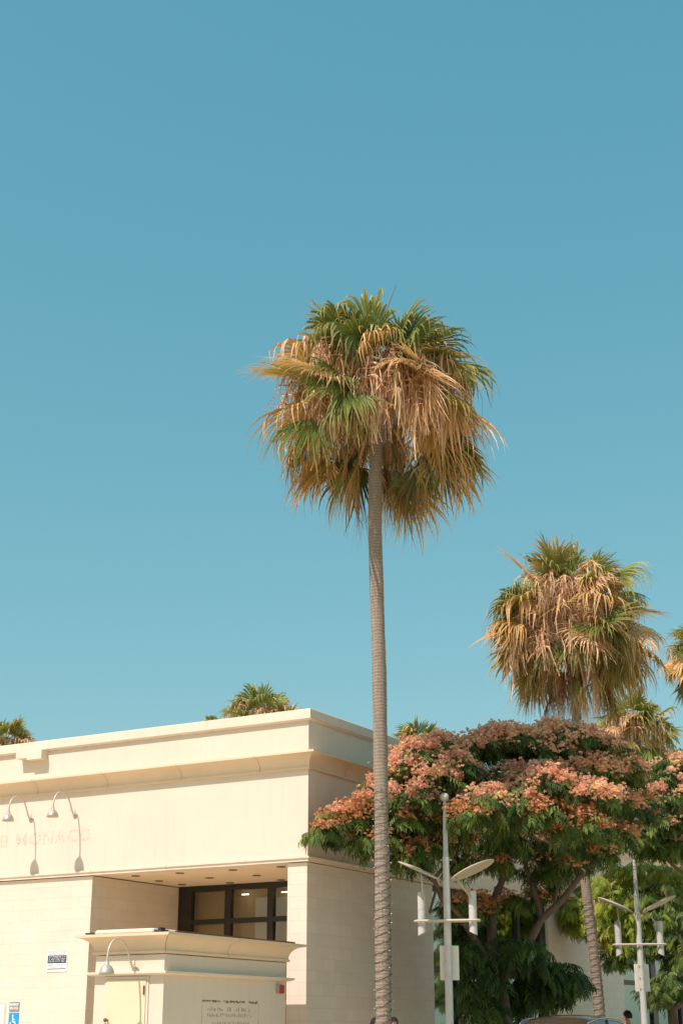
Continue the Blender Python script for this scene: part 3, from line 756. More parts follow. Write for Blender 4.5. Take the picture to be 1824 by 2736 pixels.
    for a in range(11):
        t = a/10; z = -1.0 + 1.35*t; r = (.115/k + .24*math.sin(math.pi*min(1, t*1.05))**1.2)
        for q in range(n): vs.append(tuple(np.array([r*math.cos(q*6.283/n), r*math.sin(q*6.283/n), z])*k*1.0 + np.array([rng.gauss(0, .03) for _ in range(3)])))
    for a in range(10):
        for q in range(n): fs.append((a*n+q, a*n+(q+1) % n, a*n+n+(q+1) % n, a*n+n+q))
    fs.append(tuple(range(n-1, -1, -1))); mb.add(vs, fs); mb.add(vs[-n:], [tuple(range(n))]); mb.build('leaf_bases', M['palmbark'], root, fixn=True)
def palm_trunk(root, pts, r0, r1, seed, n=26, step=.05):
    """pts in root-local space from the ground up"""
    rng = random.Random(seed); P = [Vector(p) for p in pts]; L = sum((P[i+1]-P[i]).length for i in range(len(P)-1))
    m = max(6, int(L/step)); vs = []; fs = []
    cum = [0]
    for i in range(len(P)-1): cum.append(cum[-1]+(P[i+1]-P[i]).length)
    arr = np.array([tuple(p) for p in P]); cum = np.array(cum)
    ss = np.linspace(0, L, m)
    cx = np.stack([np.interp(ss, cum, arr[:, j]) for j in range(3)], 1)
    for _ in range(30): cx[1:-1] = (cx[:-2] + cx[1:-1]*2 + cx[2:])/4
    ph = [rng.uniform(0, 6.28) for _ in range(4)]
    for i in range(m):
        t = i/(m-1); r = r0*(1-t) + r1*t + .10*r0*math.exp(-t*L/.35)
        rr = r*(1 + .05*math.sin(ss[i]*.9+ph[2])*.4 + .022*((ss[i]/.11 + 1.3*math.sin(ss[i]*2.3+ph[3]) + .8*math.sin(ss[i]*6.1)) % 1 - .5) + rng.gauss(0, .012) + .02*math.sin(ss[i]*1.7+ph[0]) + .015*math.sin(ss[i]*4.1+ph[1]))
        for q in range(n):
            a = q*6.28318/n; r2 = rr*(1 + .012*math.sin(3*a+ph[2]) + rng.gauss(0, .008))
            vs.append((cx[i, 0]+r2*math.cos(a), cx[i, 1]+r2*math.sin(a), cx[i, 2]))
    for i in range(m-1):
        for q in range(n): l = (q+1) % n; fs.append((i*n+q, i*n+l, i*n+n+l, i*n+n+q))
    mb = MB(); mb.add(vs, fs, 0, True); mb.build('trunk', M['palmbark'], root)
    return cx
GP = 'fan palms of the street'
def light_string(label, root_loc, cx, r0, r1, zmax, seed, nb):
    e = empty('light_string', label, 'light string', root_loc, 0)
    rng = random.Random(seed); L = cx[-1, 2]-cx[0, 2]; pts = []; turns = (zmax)/.145; n = int(turns*14)
    zs = np.linspace(cx[0, 2]+.3, cx[0, 2]+zmax, n)
    for i, z in enumerate(zs):
        a = i/14*6.283; t = (z-cx[0, 2])/L; r = (r0*(1-t)+r1*t)*1.045 + .008 + rng.gauss(0, .002)
        pts.append((np.interp(z, cx[:, 2], cx[:, 0])+r*math.cos(a), np.interp(z, cx[:, 2], cx[:, 1])+r*math.sin(a), z + .03*math.sin(a*1.0+1) + rng.gauss(0, .008)))
    MB().tube(pts, .0042, 5).build('wire', M['wire'], e)
    b0 = None
    for k in range(nb):
        p = pts[int((k+.5)/nb*len(pts))+rng.randint(-2, 2)]; c = (np.interp(p[2], cx[:, 2], cx[:, 0]), np.interp(p[2], cx[:, 2], cx[:, 1]))
        d = Vector((p[0]-c[0], p[1]-c[1], 0)).normalized()
        if b0 is None:
            b0 = MB().lathe((0, 0, 0), [(0, 0), (.005, 0), (.0065, .014), (.0045, .025), (0, .03)], 6).build('bulb', M['bulb'], e); b = b0
        else:
            b = b0.copy(); COL.objects.link(b); b.parent = e
        b.location = Vector(p) + d*.004; b.rotation_euler = d.to_track_quat('Z', 'Y').to_euler()
    return e

# palm 1: the tall one in front of the building corner
def palm(label, crown, trunkpts, seed, R, r0, r1, N=38, dens=1.0, skirt=1.0, stalks=40, clear=False):
    base = Vector((trunkpts[0][0], trunkpts[0][1], trunkpts[0][2]))
    root = empty('fan_palm', label, 'palm tree', base, 0, GP)
    loc = [tuple(Vector(p)-base) for p in trunkpts]
    cx = palm_trunk(root, loc, r0, r1, seed)
    before = set(root.children)
    palm_parts(root, seed, R, N, dens, skirt, stalks, clear)
    for c in root.children:
        if c not in before: c.location = Vector(crown) - base
    return root, cx
c1 = at(1012, 1028, 25)
b1 = at(1024, 2736, 25); b1.z = .14
p1, cx1 = palm('tall fan palm in front of the building corner, biggest and highest crown', c1, [b1, at(1021, 2326, 25), at(1013, 1800, 25), at(1001, 1400, 25), at(1003, 1250, 25), c1], 11, 2.62, .128, .118, stalks=64, clear=True)
light_string('dark wire with tiny bulbs wound round the tall front palm trunk', b1, cx1, .128, .118, 5.2, 4, 90)
c2 = at(1526, 1630, 35)
b2 = at(1612, 2780, 35); b2.z = .14
p2, cx2 = palm('fan palm rising behind the pink flowering tree, second largest crown', c2, [b2, at(1588, 2560, 35), at(1563, 2363, 35), at(1548, 2100, 35), at(1540, 1930, 35), c2], 23, 2.65, .12, .11, skirt=2.2, stalks=64)
light_string('dark wire with tiny bulbs wound round the leaning palm trunk', b2, cx2, .12, .11, 4.2, 9, 60)
far = [
    ('fan palm low behind the second palm, gold leaves over the pink tree', 1690, 1948, 62, 2.45, 31),
    ('fan palm cut off by the right edge, level with the second crown', 1885, 1745, 60, 2.35, 37),
    ('fan palm top rising behind the roof, left of the building corner', 700, 1928, 75, 2.85, 41),
    ('fan palm top behind the roof at the far left edge', 14, 1998, 85, 2.75, 43),
    ('fan palm top behind the shaded roof edge, right of the tall trunk', 1122, 2010, 95, 3.1, 47),
    ('dry fan palm top at the right edge above the pink tree', 1832, 2045, 70, 1.8, 53),
    ('tiny distant palm tip showing over the roof left of another palm', 572, 1946, 110, 1.75, 59)]
protos = {}
for lab, px, py, Y, R, seed in far:
    c = at(px, py, Y); b = Vector((c.x+.3, c.y, -.02))
    palm(lab, c, [b, Vector((c.x+.1, c.y, c.z*.6)), c], seed, R, .17, .14, N=20, dens=.85, skirt=1.2, stalks=36)

# ------------------------------------------------------------------ flowering silk trees
def leaf_template(rng, c):
    """one drooping feathery leaf: a rachis with pairs of narrow leaflets strips; root at origin heading +X, up +Z"""
    V, F, C = [], [], []; base = 0; n = rng.randint(5, 7); L = .24
    for i in range(n):
        t = .18 + .82*i/(n-1); b = np.array([L*t, 0, -.16*t*t*L*2])
        for sg in (-1, 1):
            l = .125*(1 - .35*abs(t-.5)*1.4)*rng.uniform(.85, 1.1); a = math.radians(68 - 38*t)
            d = np.array([math.cos(a), sg*math.sin(a), -.18]); e = np.array([-sg*math.sin(a), math.cos(a)*sg*sg, 0]); e = np.array([-d[1], d[0], 0])
            w = .013; m = b + d*l*.5; q = b + d*l + np.array([0, 0, -.06])
            V += [b-e*w*.5, b+e*w*.5, m-e*w, m+e*w, q-e*w*.45, q+e*w*.45]
            F += [(base, base+1, base+3, base+2), (base+2, base+3, base+5, base+4)]; base += 6
            k = rng.uniform(.8, 1.2); C += [np.array(c)*k]*6
    return np.array(V), np.array(F), np.array(C)
def puff_template(rng, c, r):
    """one powder-puff blossom: crossed upward petals"""
    V, F, C = [], [], []; base = 0
    for i in range(10):
        az = i*2.4; el = math.radians(rng.uniform(-5, 85)); d = np.array([math.cos(az)*math.cos(el), math.sin(az)*math.cos(el), math.sin(el)])
        e = np.cross(d, [rng.gauss(0, 1), rng.gauss(0, 1), rng.gauss(0, 1)]); e /= np.linalg.norm(e)
        w = r*.34
        V += [d*r*.1-e*w*.25, d*r*.1+e*w*.25, d*r+e*w, d*r-e*w]; F.append((base, base+1, base+2, base+3)); base += 4
        k = rng.uniform(.85, 1.15); C += [np.array(c)*k*.85]*2 + [np.array(c)*k]*2
    return np.array(V), np.array(F), np.array(C)
def pod_template(rng, c):
    pts = [(0, 0, 0), (.01, .005, -.06), (.0, .01, -.12), (.012, 0, -.17)]
    return ribbon(pts, .028, c, rng)
def rotm(az, pitch, roll=0):
    return np.array(Euler((roll, pitch, az), 'XYZ').to_matrix())
class Foliage:
    def __init__(s, seed): s.r = random.Random(seed); s.leaf = Acc(); s.flow = Acc(); s.pod = Acc()
    def pad(s, c, rx, rz, ry=None, leaves=60, flowers=12, cols=None, fcols=None, droop=.5, pods=0, size=1.0, under=.25):
        r = s.r; ry = ry or max(rx*.9, .7)
        LT = [leaf_template(r, col) for col in cols for _ in range(2)]
        for i in range(int(leaves*1.75)):
            az = r.uniform(0, 6.283); cz = r.uniform(-under, 1); sr = math.sqrt(max(0, 1-cz*cz)); f = r.uniform(.55, 1.05)
            dirv = np.array([math.cos(az)*sr, math.sin(az)*sr, cz])
            p = np.array(c) + dirv*[rx, ry, rz]*f
            la = az + r.gauss(0, 1.2); pitch = r.uniform(-.35, .5) + droop*(1-max(cz, 0))*.65
            V, F, C = LT[r.randrange(len(LT))]; k = r.uniform(.8, 1.25)*size
            s.leaf.add((V @ rotm(la, pitch, r.gauss(0, .3)).T*k + p, F, C*r.uniform(.75, 1.2)))
        for i in range(int(flowers*2.1)):
            az = r.uniform(0, 6.283); cz = r.uniform(-.35, 1); sr = math.sqrt(max(0, 1-cz*cz))
            p = np.array(c) + np.array([math.cos(az)*sr, math.sin(az)*sr, cz])*[rx, ry, rz]*r.uniform(.95, 1.12) + [0, 0, .05]
            fc = r.choice(fcols); n = r.randint(6, 22); bs = r.uniform(.05, .10); PT = [puff_template(r, fc, r.uniform(.03, .044)) for _ in range(2)]
            for j in range(n):
                o = np.array([r.gauss(0, bs), r.gauss(0, bs), r.gauss(.0, .05)])
                V, F, C = PT[j % 2]; s.flow.add((V @ rotm(r.uniform(0, 6.28), r.gauss(0, .4)).T*r.uniform(.8, 1.2) + p + o, F, C*r.uniform(.85, 1.15)))
        for i in range(pods):
            az = r.uniform(0, 6.283); p = np.array(c) + np.array([math.cos(az)*rx*r.uniform(.3, 1), math.sin(az)*ry*r.uniform(.3, 1), rz*r.uniform(-.4, .6)])
            pc = r.choice([(.60, .40, .20), (.46, .28, .12), (.66, .50, .28)])
            for j in range(r.randint(3, 8)):
                V, F, C = pod_template(r, pc); s.pod.add((V @ rotm(r.uniform(0, 6.28), r.gauss(0, .2)).T + p + np.array([r.gauss(0, .06), r.gauss(0, .06), r.gauss(0, .04)]), F, C))
    def build(s, root):
        if s.leaf.n: s.leaf.mesh('crown', M['leaf'], root)
        if s.flow.n: s.flow.mesh('blossoms', M['petal'], root)
        if s.pod.n: s.pod.mesh('seed_pods', M['petal'], root)
def limb(mb, pts, r0, r1, n=9, seed=0):
    rng = random.Random(seed); P = [Vector(p) for p in pts]; out = []
    for i in range(len(P)-1):
        p0, p1, p2, p3 = P[max(i-1, 0)], P[i], P[i+1], P[min(i+2, len(P)-1)]
        for k in range(5):
            t = k/5
            out.append(.5*((2*p1) + (p2-p0)*t + (2*p0-5*p1+4*p2-p3)*t*t + (-p0+3*p1-3*p2+p3)*t**3))
    out.append(P[-1]); m = len(out)
    mb.tube(out, [(r0+(r1-r0)*i/(m-1))*(1+rng.gauss(0, .05)) for i in range(m)], n)
DG = [(.045, .085, .024), (.075, .135, .034), (.18, .26, .065), (.14, .20, .045)]
PINK = [(.94, .58, .42), (.95, .65, .49), (.92, .54, .43), (.94, .68, .44), (.78, .44, .36)]
DRYPINK = PINK[:1] + [(.62, .33, .17), (.52, .26, .12), (.74, .44, .26)]
YG = [(.30, .38, .04), (.36, .40, .06), (.20, .28, .035)]

T1 = at(1346, 2736, 29); T1.z = .14
t1 = empty('silk_tree', 'wide pink flowering silk tree behind the nearer lamp post', 'tree', T1)
fo = Foliage(101)
def PP(px, py, Y): return tuple(at(px, py, Y) - T1)
def mpx(Y): return (Y*.943 + 1.2)/FPX      # metres per photo pixel around the tree
pads = [ # px, py, Y, rx px, rz px, flowers
 (868,2226,26.9,34,24,3),(914,2205,27.0,56,34,16),(968,2190,27.1,70,38,20),(1010,2150,27.3,50,38,16),(1035,2110,27.5,50,36,15),
 (1075,2075,27.7,60,38,18),(1110,2030,28.0,58,36,17),(1165,2015,28.2,75,38,22),(1090,2140,27.2,70,36,18),(1160,2090,27.6,62,40,17),(1205,2060,27.9,58,38,14),
 (1000,2245,27.0,60,22,4),(1130,2270,27.4,70,32,9),(1090,2300,27.3,52,22,6),(1190,2190,27.8,40,36,4),(1085,2195,27.6,42,24,5),
 (1325,1982,29.4,58,28,12),(1395,1976,29.8,70,30,14),(1465,1980,30.2,62,28,11),(1285,2010,28.9,60,36,14),(1370,2010,29.2,90,40,16),(1470,2010,29.5,90,42,16),(1555,1990,29.9,70,36,14),
 (1620,2010,30.2,62,36,12),(1560,2060,29.6,90,42,15),(1660,2070,30.0,70,42,13),(1260,2090,28.4,62,38,9),(1350,2085,28.8,80,40,10),(1450,2085,29.0,90,42,11),
 (1290,2150,28.0,62,32,10),(1375,2130,28.2,66,34,9),(1470,2120,28.4,80,36,12),(1550,2130,28.6,80,40,10),(1250,2190,27.9,62,34,10),(1330,2205,28.2,80,36,5),(1430,2190,28.4,90,38,7),(1530,2200,28.7,80,40,7),
 (1640,2150,29.3,80,42,9),(1610,2230,29.0,72,40,7),(1700,2180,29.9,70,44,7),(1220,2245,27.8,50,32,9),(1330,2255,28.4,70,34,6),(1400,2255,28.8,80,34,4),(1500,2270,29.0,80,42,5),
 (1320,2310,29.2,40,26,3),(1455,2330,29.4,46,38,5),(1250,2300,28.8,34,22,3),(1510,2330,29.2,56,34,6),(1590,2280,29.2,50,30,6),
 (1475,2395,29.4,50,34,5),(1355,2415,29.6,36,26,4),(1300,2420,29.0,36,26,4),(1260,2450,28.8,44,30,3),(1222,2420,28.4,28,22,3),
]
prng = random.Random(77)
for i, (px, py, Y, rx, rz, fl) in enumerate(pads):
    if px > 1240: px += prng.uniform(-16, 16); py += prng.uniform(-12, 12); Y += prng.uniform(-.25, .25); rx *= prng.uniform(.75, 1.05); rz *= prng.uniform(.75, 1.1); fl = fl*prng.choice([.4, .8, 1.1, 1.6])
    if py < 2110 and px > 1240: Y = 28.3 + (Y-29.5)*.5; fl = fl*1.5 + 5
    elif 2100 <= py <= 2236 and 1225 <= px <= 1570: Y = 26.5 + (Y-28.3)*.3; py += prng.uniform(-18, 18); fl = fl*1.5 + 4
    if 1050 < px < 1240 and py < 2200: Y -= .8
    k = mpx(Y)
    fo.pad(PP(px, py, Y), rx*k, rz*k, None, int((16 + rx*.56)*(.75 if py > 2236 and px > 1240 else 1)), int(fl*1.35 + 2), DG, PINK if py < 2170 else DRYPINK, .6, pods=2 if fl < 8 else 0)
low = [(1255,2545,28.5,50,32),(1330,2530,30,50,30),(1400,2540,28.5,54,34),(1380,2600,29.9,66,36),(1450,2590,29.6,60,36),(1500,2595,29.5,44,26),(1290,2610,28.5,54,32),(1262,2650,28.5,36,30),(1420,2650,29.6,56,30),(1350,2670,29.8,50,30),(1300,2690,28.5,30,26),(1475,2635,29.5,40,26),(1525,2620,29.5,26,22),(1240,2500,29.6,34,24),(1270,2470,29.6,40,24)]
for px, py, Y, rx, rz in low:
    k = mpx(Y); fo.pad(PP(px, py, Y), rx*k, rz*k, None, int(14 + rx*.5), 0, DG[:2], PINK, .9, size=1.15, under=.7)  # low foliage takes only the darker greens, shade put into leaf colour
mb = MB()
trunk_pts = [(T1.x-T1.x, 0, -.16), PP(1350, 2736, 29), PP(1335, 2640, 29.0), PP(1318, 2580, 29), PP(1312, 2470, 29.05), PP(1322, 2400, 29.1), PP(1345, 2330, 29.2), PP(1350, 2180, 29.4), PP(1345, 2050, 29.5)]
limb(mb, trunk_pts, .15, .03, 12, 1)
limb(mb, [PP(1328, 2640, 29), PP(1360, 2590, 28.9), PP(1400, 2545, 28.8), PP(1445, 2460, 28.8), PP(1500, 2405, 28.8), PP(1550, 2340, 28.8), PP(1600, 2280, 28.9), PP(1640, 2220, 29.2), PP(1680, 2150, 29.6)], .095, .03, 10, 2)
limb(mb, [PP(1448, 2460, 28.8), PP(1432, 2400, 28.9), PP(1412, 2340, 29), PP(1400, 2290, 29.1), PP(1410, 2150, 29.3), PP(1430, 2050, 29.5)], .06, .02, 9, 3)
limb(mb, [PP(1318, 2585, 29), PP(1290, 2545, 28.6), PP(1262, 2500, 28.3), PP(1215, 2430, 27.9), PP(1186, 2410, 27.7), PP(1164, 2362, 27.6), PP(1162, 2345, 27.6), PP(1190, 2310, 27.7), PP(1195, 2270, 27.8), PP(1190, 2150, 28)], .07, .02, 9, 4)
limb(mb, [PP(1163, 2358, 27.6), PP(1135, 2330, 27.4), PP(1115, 2300, 27.3), PP(1070, 2240, 27.2), PP(990, 2220, 27.1), PP(900, 2225, 27.0)], .045, .012, 8, 5)
limb(mb, [PP(1165, 2375, 27.6), PP(1155, 2410, 27.5), PP(1146, 2440, 27.5)], .028, .02, 8, 6)
limb(mb, [PP(1545, 2345, 28.8), PP(1520, 2290, 28.9), PP(1500, 2180, 29.1), PP(1520, 2080, 29.4)], .04, .015, 8, 7)
limb(mb, [PP(1480, 2425, 28.8), PP(1490, 2370, 28.8), PP(1520, 2290, 28.9)], .03, .02, 8, 8)
limb(mb, [PP(1192, 2300, 27.7), PP(1160, 2210, 27.7), PP(1155, 2150, 27.8), PP(1120, 2080, 27.9)], .025, .01, 7, 9)
mb.build('trunk', M['bark'], t1)
fo.build(t1)

# silk tree crown entering from the right edge
T3 = at(1930, 2736, 34); T3.z = .14
t3 = empty('silk_tree', 'pink flowering silk tree cut off by the right edge', 'tree', T3)
fo = Foliage(103)
def P3(px, py, Y): return tuple(at(px, py, Y) - T3)
for px, py, Y, rx, rz, fl in [(1790,2055,33,46,26,14),(1840,2060,33.4,50,30,12),(1770,2100,32.6,54,34,9),(1735,2140,32.2,50,34,9),(1800,2150,32.5,60,40,8),(1860,2120,33,60,40,10),(1740,2200,32.2,60,38,7),(1800,2215,32.4,60,40,6),(1815,2255,32.6,40,34,10),(1700,2250,32.3,56,34,5),(1860,2200,33,50,40,8),(1770,2270,32.6,54,30,4)]:
    k = mpx(Y); fo.pad(P3(px, py, Y), rx*k, rz*k, None, int(22+rx*.62), fl, DG, PINK, .6)
mb = MB(); limb(mb, [(0, 0, -.16), P3(1925, 2500, 34), P3(1900, 2350, 33.6), P3(1850, 2220, 33.2), P3(1810, 2120, 33)], .16, .03, 10, 1)
limb(mb, [P3(1905, 2370, 33.6), P3(1820, 2330, 33), P3(1740, 2260, 32.6), P3(1700, 2230, 32.4)], .05, .015, 8, 2)
mb.build('trunk', M['bark'], t3); fo.build(t3)

# yellow-green tree with hanging pods, farther back
T2 = at(1800, 2736, 36); T2.z = .14
t2 = empty('pod_tree', 'yellow-green tree with hanging tan pods behind the farther lamp post', 'tree', T2)
fo = Foliage(107)
def P2(px, py, Y): return tuple(at(px, py, Y) - T2)
for px, py, Y, rx, rz, kind in [(1600,2370,37,52,30,0),(1660,2340,37.2,60,30,0),(1720,2330,37,60,32,0),(1790,2340,37.2,60,32,0),(1600,2430,36.6,54,34,0),(1660,2410,36.6,56,34,0),(1720,2400,36.8,56,36,1),(1780,2390,36.6,60,34,1),(1620,2480,36.5,54,32,0),(1680,2470,36.4,52,34,0),(1740,2460,36.4,54,34,1),(1800,2450,36.4,50,36,1),(1590,2460,36.8,40,28,0),(1640,2520,36.4,44,28,0),(1700,2530,36.4,46,28,1),(1780,2520,36.2,54,36,1),(1820,2560,36.2,40,36,1),(1560,2420,37,36,24,0),(1530,2440,37,34,20,0),(1650,2560,36.4,24,24,1),
      (1770,2640,35.8,44,34,2),(1800,2620,35.8,44,34,2),(1750,2660,35.8,30,26,2),(1545,2470,37,26,16,0)]:
    k = mpx(Y); fo.pad(P2(px, py, Y), rx*k, rz*k, None, int(20+rx*.62), 0, YG if kind == 0 else DG+YG[2:] if kind == 1 else DG, PINK, .8, pods=14 if kind == 0 else 4 if kind == 1 else 0, under=.5)
mb = MB(); limb(mb, [(0, 0, -.16), P2(1798, 2736, 36), P2(1790, 2690, 36), P2(1765, 2680, 35.8), P2(1728, 2658, 35.6), P2(1700, 2600, 36), P2(1655, 2540, 36.4), P2(1600, 2510, 36.6)], .13, .03, 10, 1)
limb(mb, [P2(1792, 2700, 36), P2(1815, 2680, 36), P2(1835, 2650, 36.2), P2(1830, 2550, 36.4), P2(1810, 2440, 36.6)], .09, .03, 9, 2)
limb(mb, [P2(1776, 2685, 35.9), P2(1770, 2620, 36), P2(1780, 2580, 36.1), P2(1750, 2520, 36.4), P2(1700, 2420, 36.8)], .05, .02, 9, 3)
limb(mb, [P2(1782, 2585, 36.1), P2(1800, 2560, 36.2)], .035, .03, 8, 4)
mb.build('trunk', M['bark'], t2); fo.build(t2)

# ------------------------------------------------------------------ car
def car():
    e = empty('parked_car', 'dark brown car at the kerb, only its glossy roof and windows coloured with reflected sky blue showing', 'car', W(-.75, -4.55, 0) , BROT)
    paint = pmat('car_paint', (.06, .04, .027), .22, .05, 4, spec=.6); paint.node_tree.nodes['Principled BSDF'].inputs['Coat Weight'].default_value = .7
    glass = pmat('car_glass', (.05, .14, .20), .06, .05, 2, spec=.9); rub = pmat('tyre_rubber', (.015, .015, .015), .85, .1, 20)  # blue of the sky's reflection is put into the glass colour
    chrome = pmat('car_trim', (.45, .48, .50), .15, .05, 5, metal=.9)
    lampr = pmat('tail_lamp', (.35, .02, .02), .2, .05, 5); lampw = pmat('head_lamp', (.7, .7, .68), .15, .05, 5)
    # body: sections along x (rear 0 .. front 4.3); half-width and heights
    secs = [(0, .62, .42, .80), (.05, .74, .34, .92), (.3, .83, .26, 1.0), (1.0, .87, .24, 1.02), (2.2, .88, .24, 1.02), (3.1, .87, .24, 1.0), (3.8, .83, .26, .92), (4.2, .72, .32, .82), (4.3, .58, .42, .72)]
    n = 12; vs = []; fs = []
    for x, hw, z0, z1 in secs:
        for k in range(n):
            q = 2*math.pi*(k+.5)/n; cx_, cz_ = math.cos(q), math.sin(q)
            px = math.copysign(abs(cx_)**.45, cx_); pz = math.copysign(abs(cz_)**.5, cz_)
            vs.append((x, px*hw, (z0+z1)/2 + pz*(z1-z0)/2))
    for i in range(len(secs)-1):
        for k in range(n): l = (k+1) % n; fs.append((i*n+k, i*n+l, i*n+n+l, i*n+n+k))
    mb = MB().add(vs, fs, 0, True); mb.add(vs[:n], [tuple(range(n))]); mb.add(vs[-n:], [tuple(range(n))])
    mb.build('body', paint, e)
    # cabin: roof loft with curved ends
    H = 1.76; gl = MB(); rf = MB()
    roof = [(.62, .50, H-.19), (.80, .56, H-.09), (1.1, .60, H-.025), (1.5, .62, H), (2.0, .61, H-.01), (2.35, .58, H-.06), (2.55, .54, H-.13)]
    vs = []; m = 9
    for x, hw, z in roof:
        for k in range(m):
            f = -1 + 2*k/(m-1); vs.append((x, f*hw, z - .07*abs(f)**3))
    rf.add(vs, [(i*m+k, i*m+k+1, i*m+m+k+1, i*m+m+k) for i in range(len(roof)-1) for k in range(m-1)], 0, True)
    under = [(x, y*.98, z-.03) for x, y, z in vs]
    rf.add(under, [(i*m+k, i*m+k+1, i*m+m+k+1, i*m+m+k) for i in range(len(roof)-1) for k in range(m-1)], 0, True)
    bx = [(x, hw) for x, hw, z in roof]
    rf.build('roof', paint, e)
    base = [(.28, .74, .98), (.6, .76, 1.0), (1.05, .78, 1.01), (1.55, .79, 1.01), (2.2, .79, 1.01), (2.85, .76, 1.0), (3.25, .70, .98)]
    for sg in (-1, 1):
        tp = [(x, sg*(hw-.004), z-.078) for x, hw, z in roof]; bt = [(x, sg*hw, z) for x, hw, z in base]
        for a, b in ((1, 3), (3, 5)):
            v = tp[a:b+1]+bt[a:b+1]; q = b-a+1
            MB().add(v, [(k, k+1, q+k+1, q+k) for k in range(q-1)], 0, True).build('side_window', glass, e)
        pl = MB()
        for a in (0, 1, 3, 5, 6): pl.tube([Vector(tp[a]), Vector(bt[a])], .028, 8)
        pl.tube([Vector(p)+Vector((0, sg*.004, .005)) for p in tp], .02, 8)
        split_pieces(pl.build('pillar', paint, e))
        MB().tube([Vector(p)+Vector((0, sg*.02, .03)) for p in tp[1:6]], .009, 8).build('roof_trim', chrome, e)
        mr_ = MB().sphere((2.75, sg*.93, 1.06), .09, 12); mr_.tube([(2.75, sg*.78, 1.02), (2.75, sg*.9, 1.04)], .02, 8); mr_.build('mirror', paint, e)
    for idx, nm in ((0, 'rear_window'), (6, 'windscreen')):
        x, hw, z = roof[idx]; xb, hb, zb = base[idx]; v = []
        for k in range(9):
            f = -1+2*k/8; v.append((x, f*hw, z-.07*abs(f)**3))
        for k in range(9):
            f = -1+2*k/8; v.append((xb + (-.06 if idx == 0 else .06)*(1-f*f), f*hb, zb))
        MB().add(v, [(k, k+1, 10+k, 9+k) for k in range(8)], 0, True).build(nm, glass, e)
    for x in (.8, 3.4):
        for sg in (-1, 1):
            w = empty('wheel'); w.parent = e; w.location = (x, sg*.76, .33)
            def ring(prof, nm, mt):
                b = MB(); nn = 28; vv = [(r*math.cos(6.2832*k/nn), y, r*math.sin(6.2832*k/nn)) for r, y in prof for k in range(nn)]
                b.add(vv, [(i*nn+k, i*nn+(k+1) % nn, i*nn+nn+(k+1) % nn, i*nn+nn+k) for i in range(len(prof)-1) for k in range(nn)], 0, True); b.build(nm, mt, w)
            ring([(.21, -.1), (.31, -.11), (.335, -.07), (.335, .07), (.31, .11), (.21, .1), (.21, -.1)], 'tyre', rub)
            ring([(.0, sg*.07), (.08, sg*.085), (.19, sg*.06), (.209, sg*.09), (.209, -sg*.09)], 'rim', chrome)
    for sg in (-1, 1):
        MB().box(.02, .09, sg*.55-.12, sg*.55+.12, .68, .88, 0, .02).build('tail_light', lampr, e)
        MB().sphere((4.16, sg*.52, .70), .12, 14).build('headlight', lampw, e)
    MB().box(-.06, .10, -.66, .66, .36, .54, 0, .04).build('rear_bumper', paint, e); MB().box(4.22, 4.38, -.62, .62, .34, .5, 0, .04).build('front_bumper', paint, e)
    return e
car()

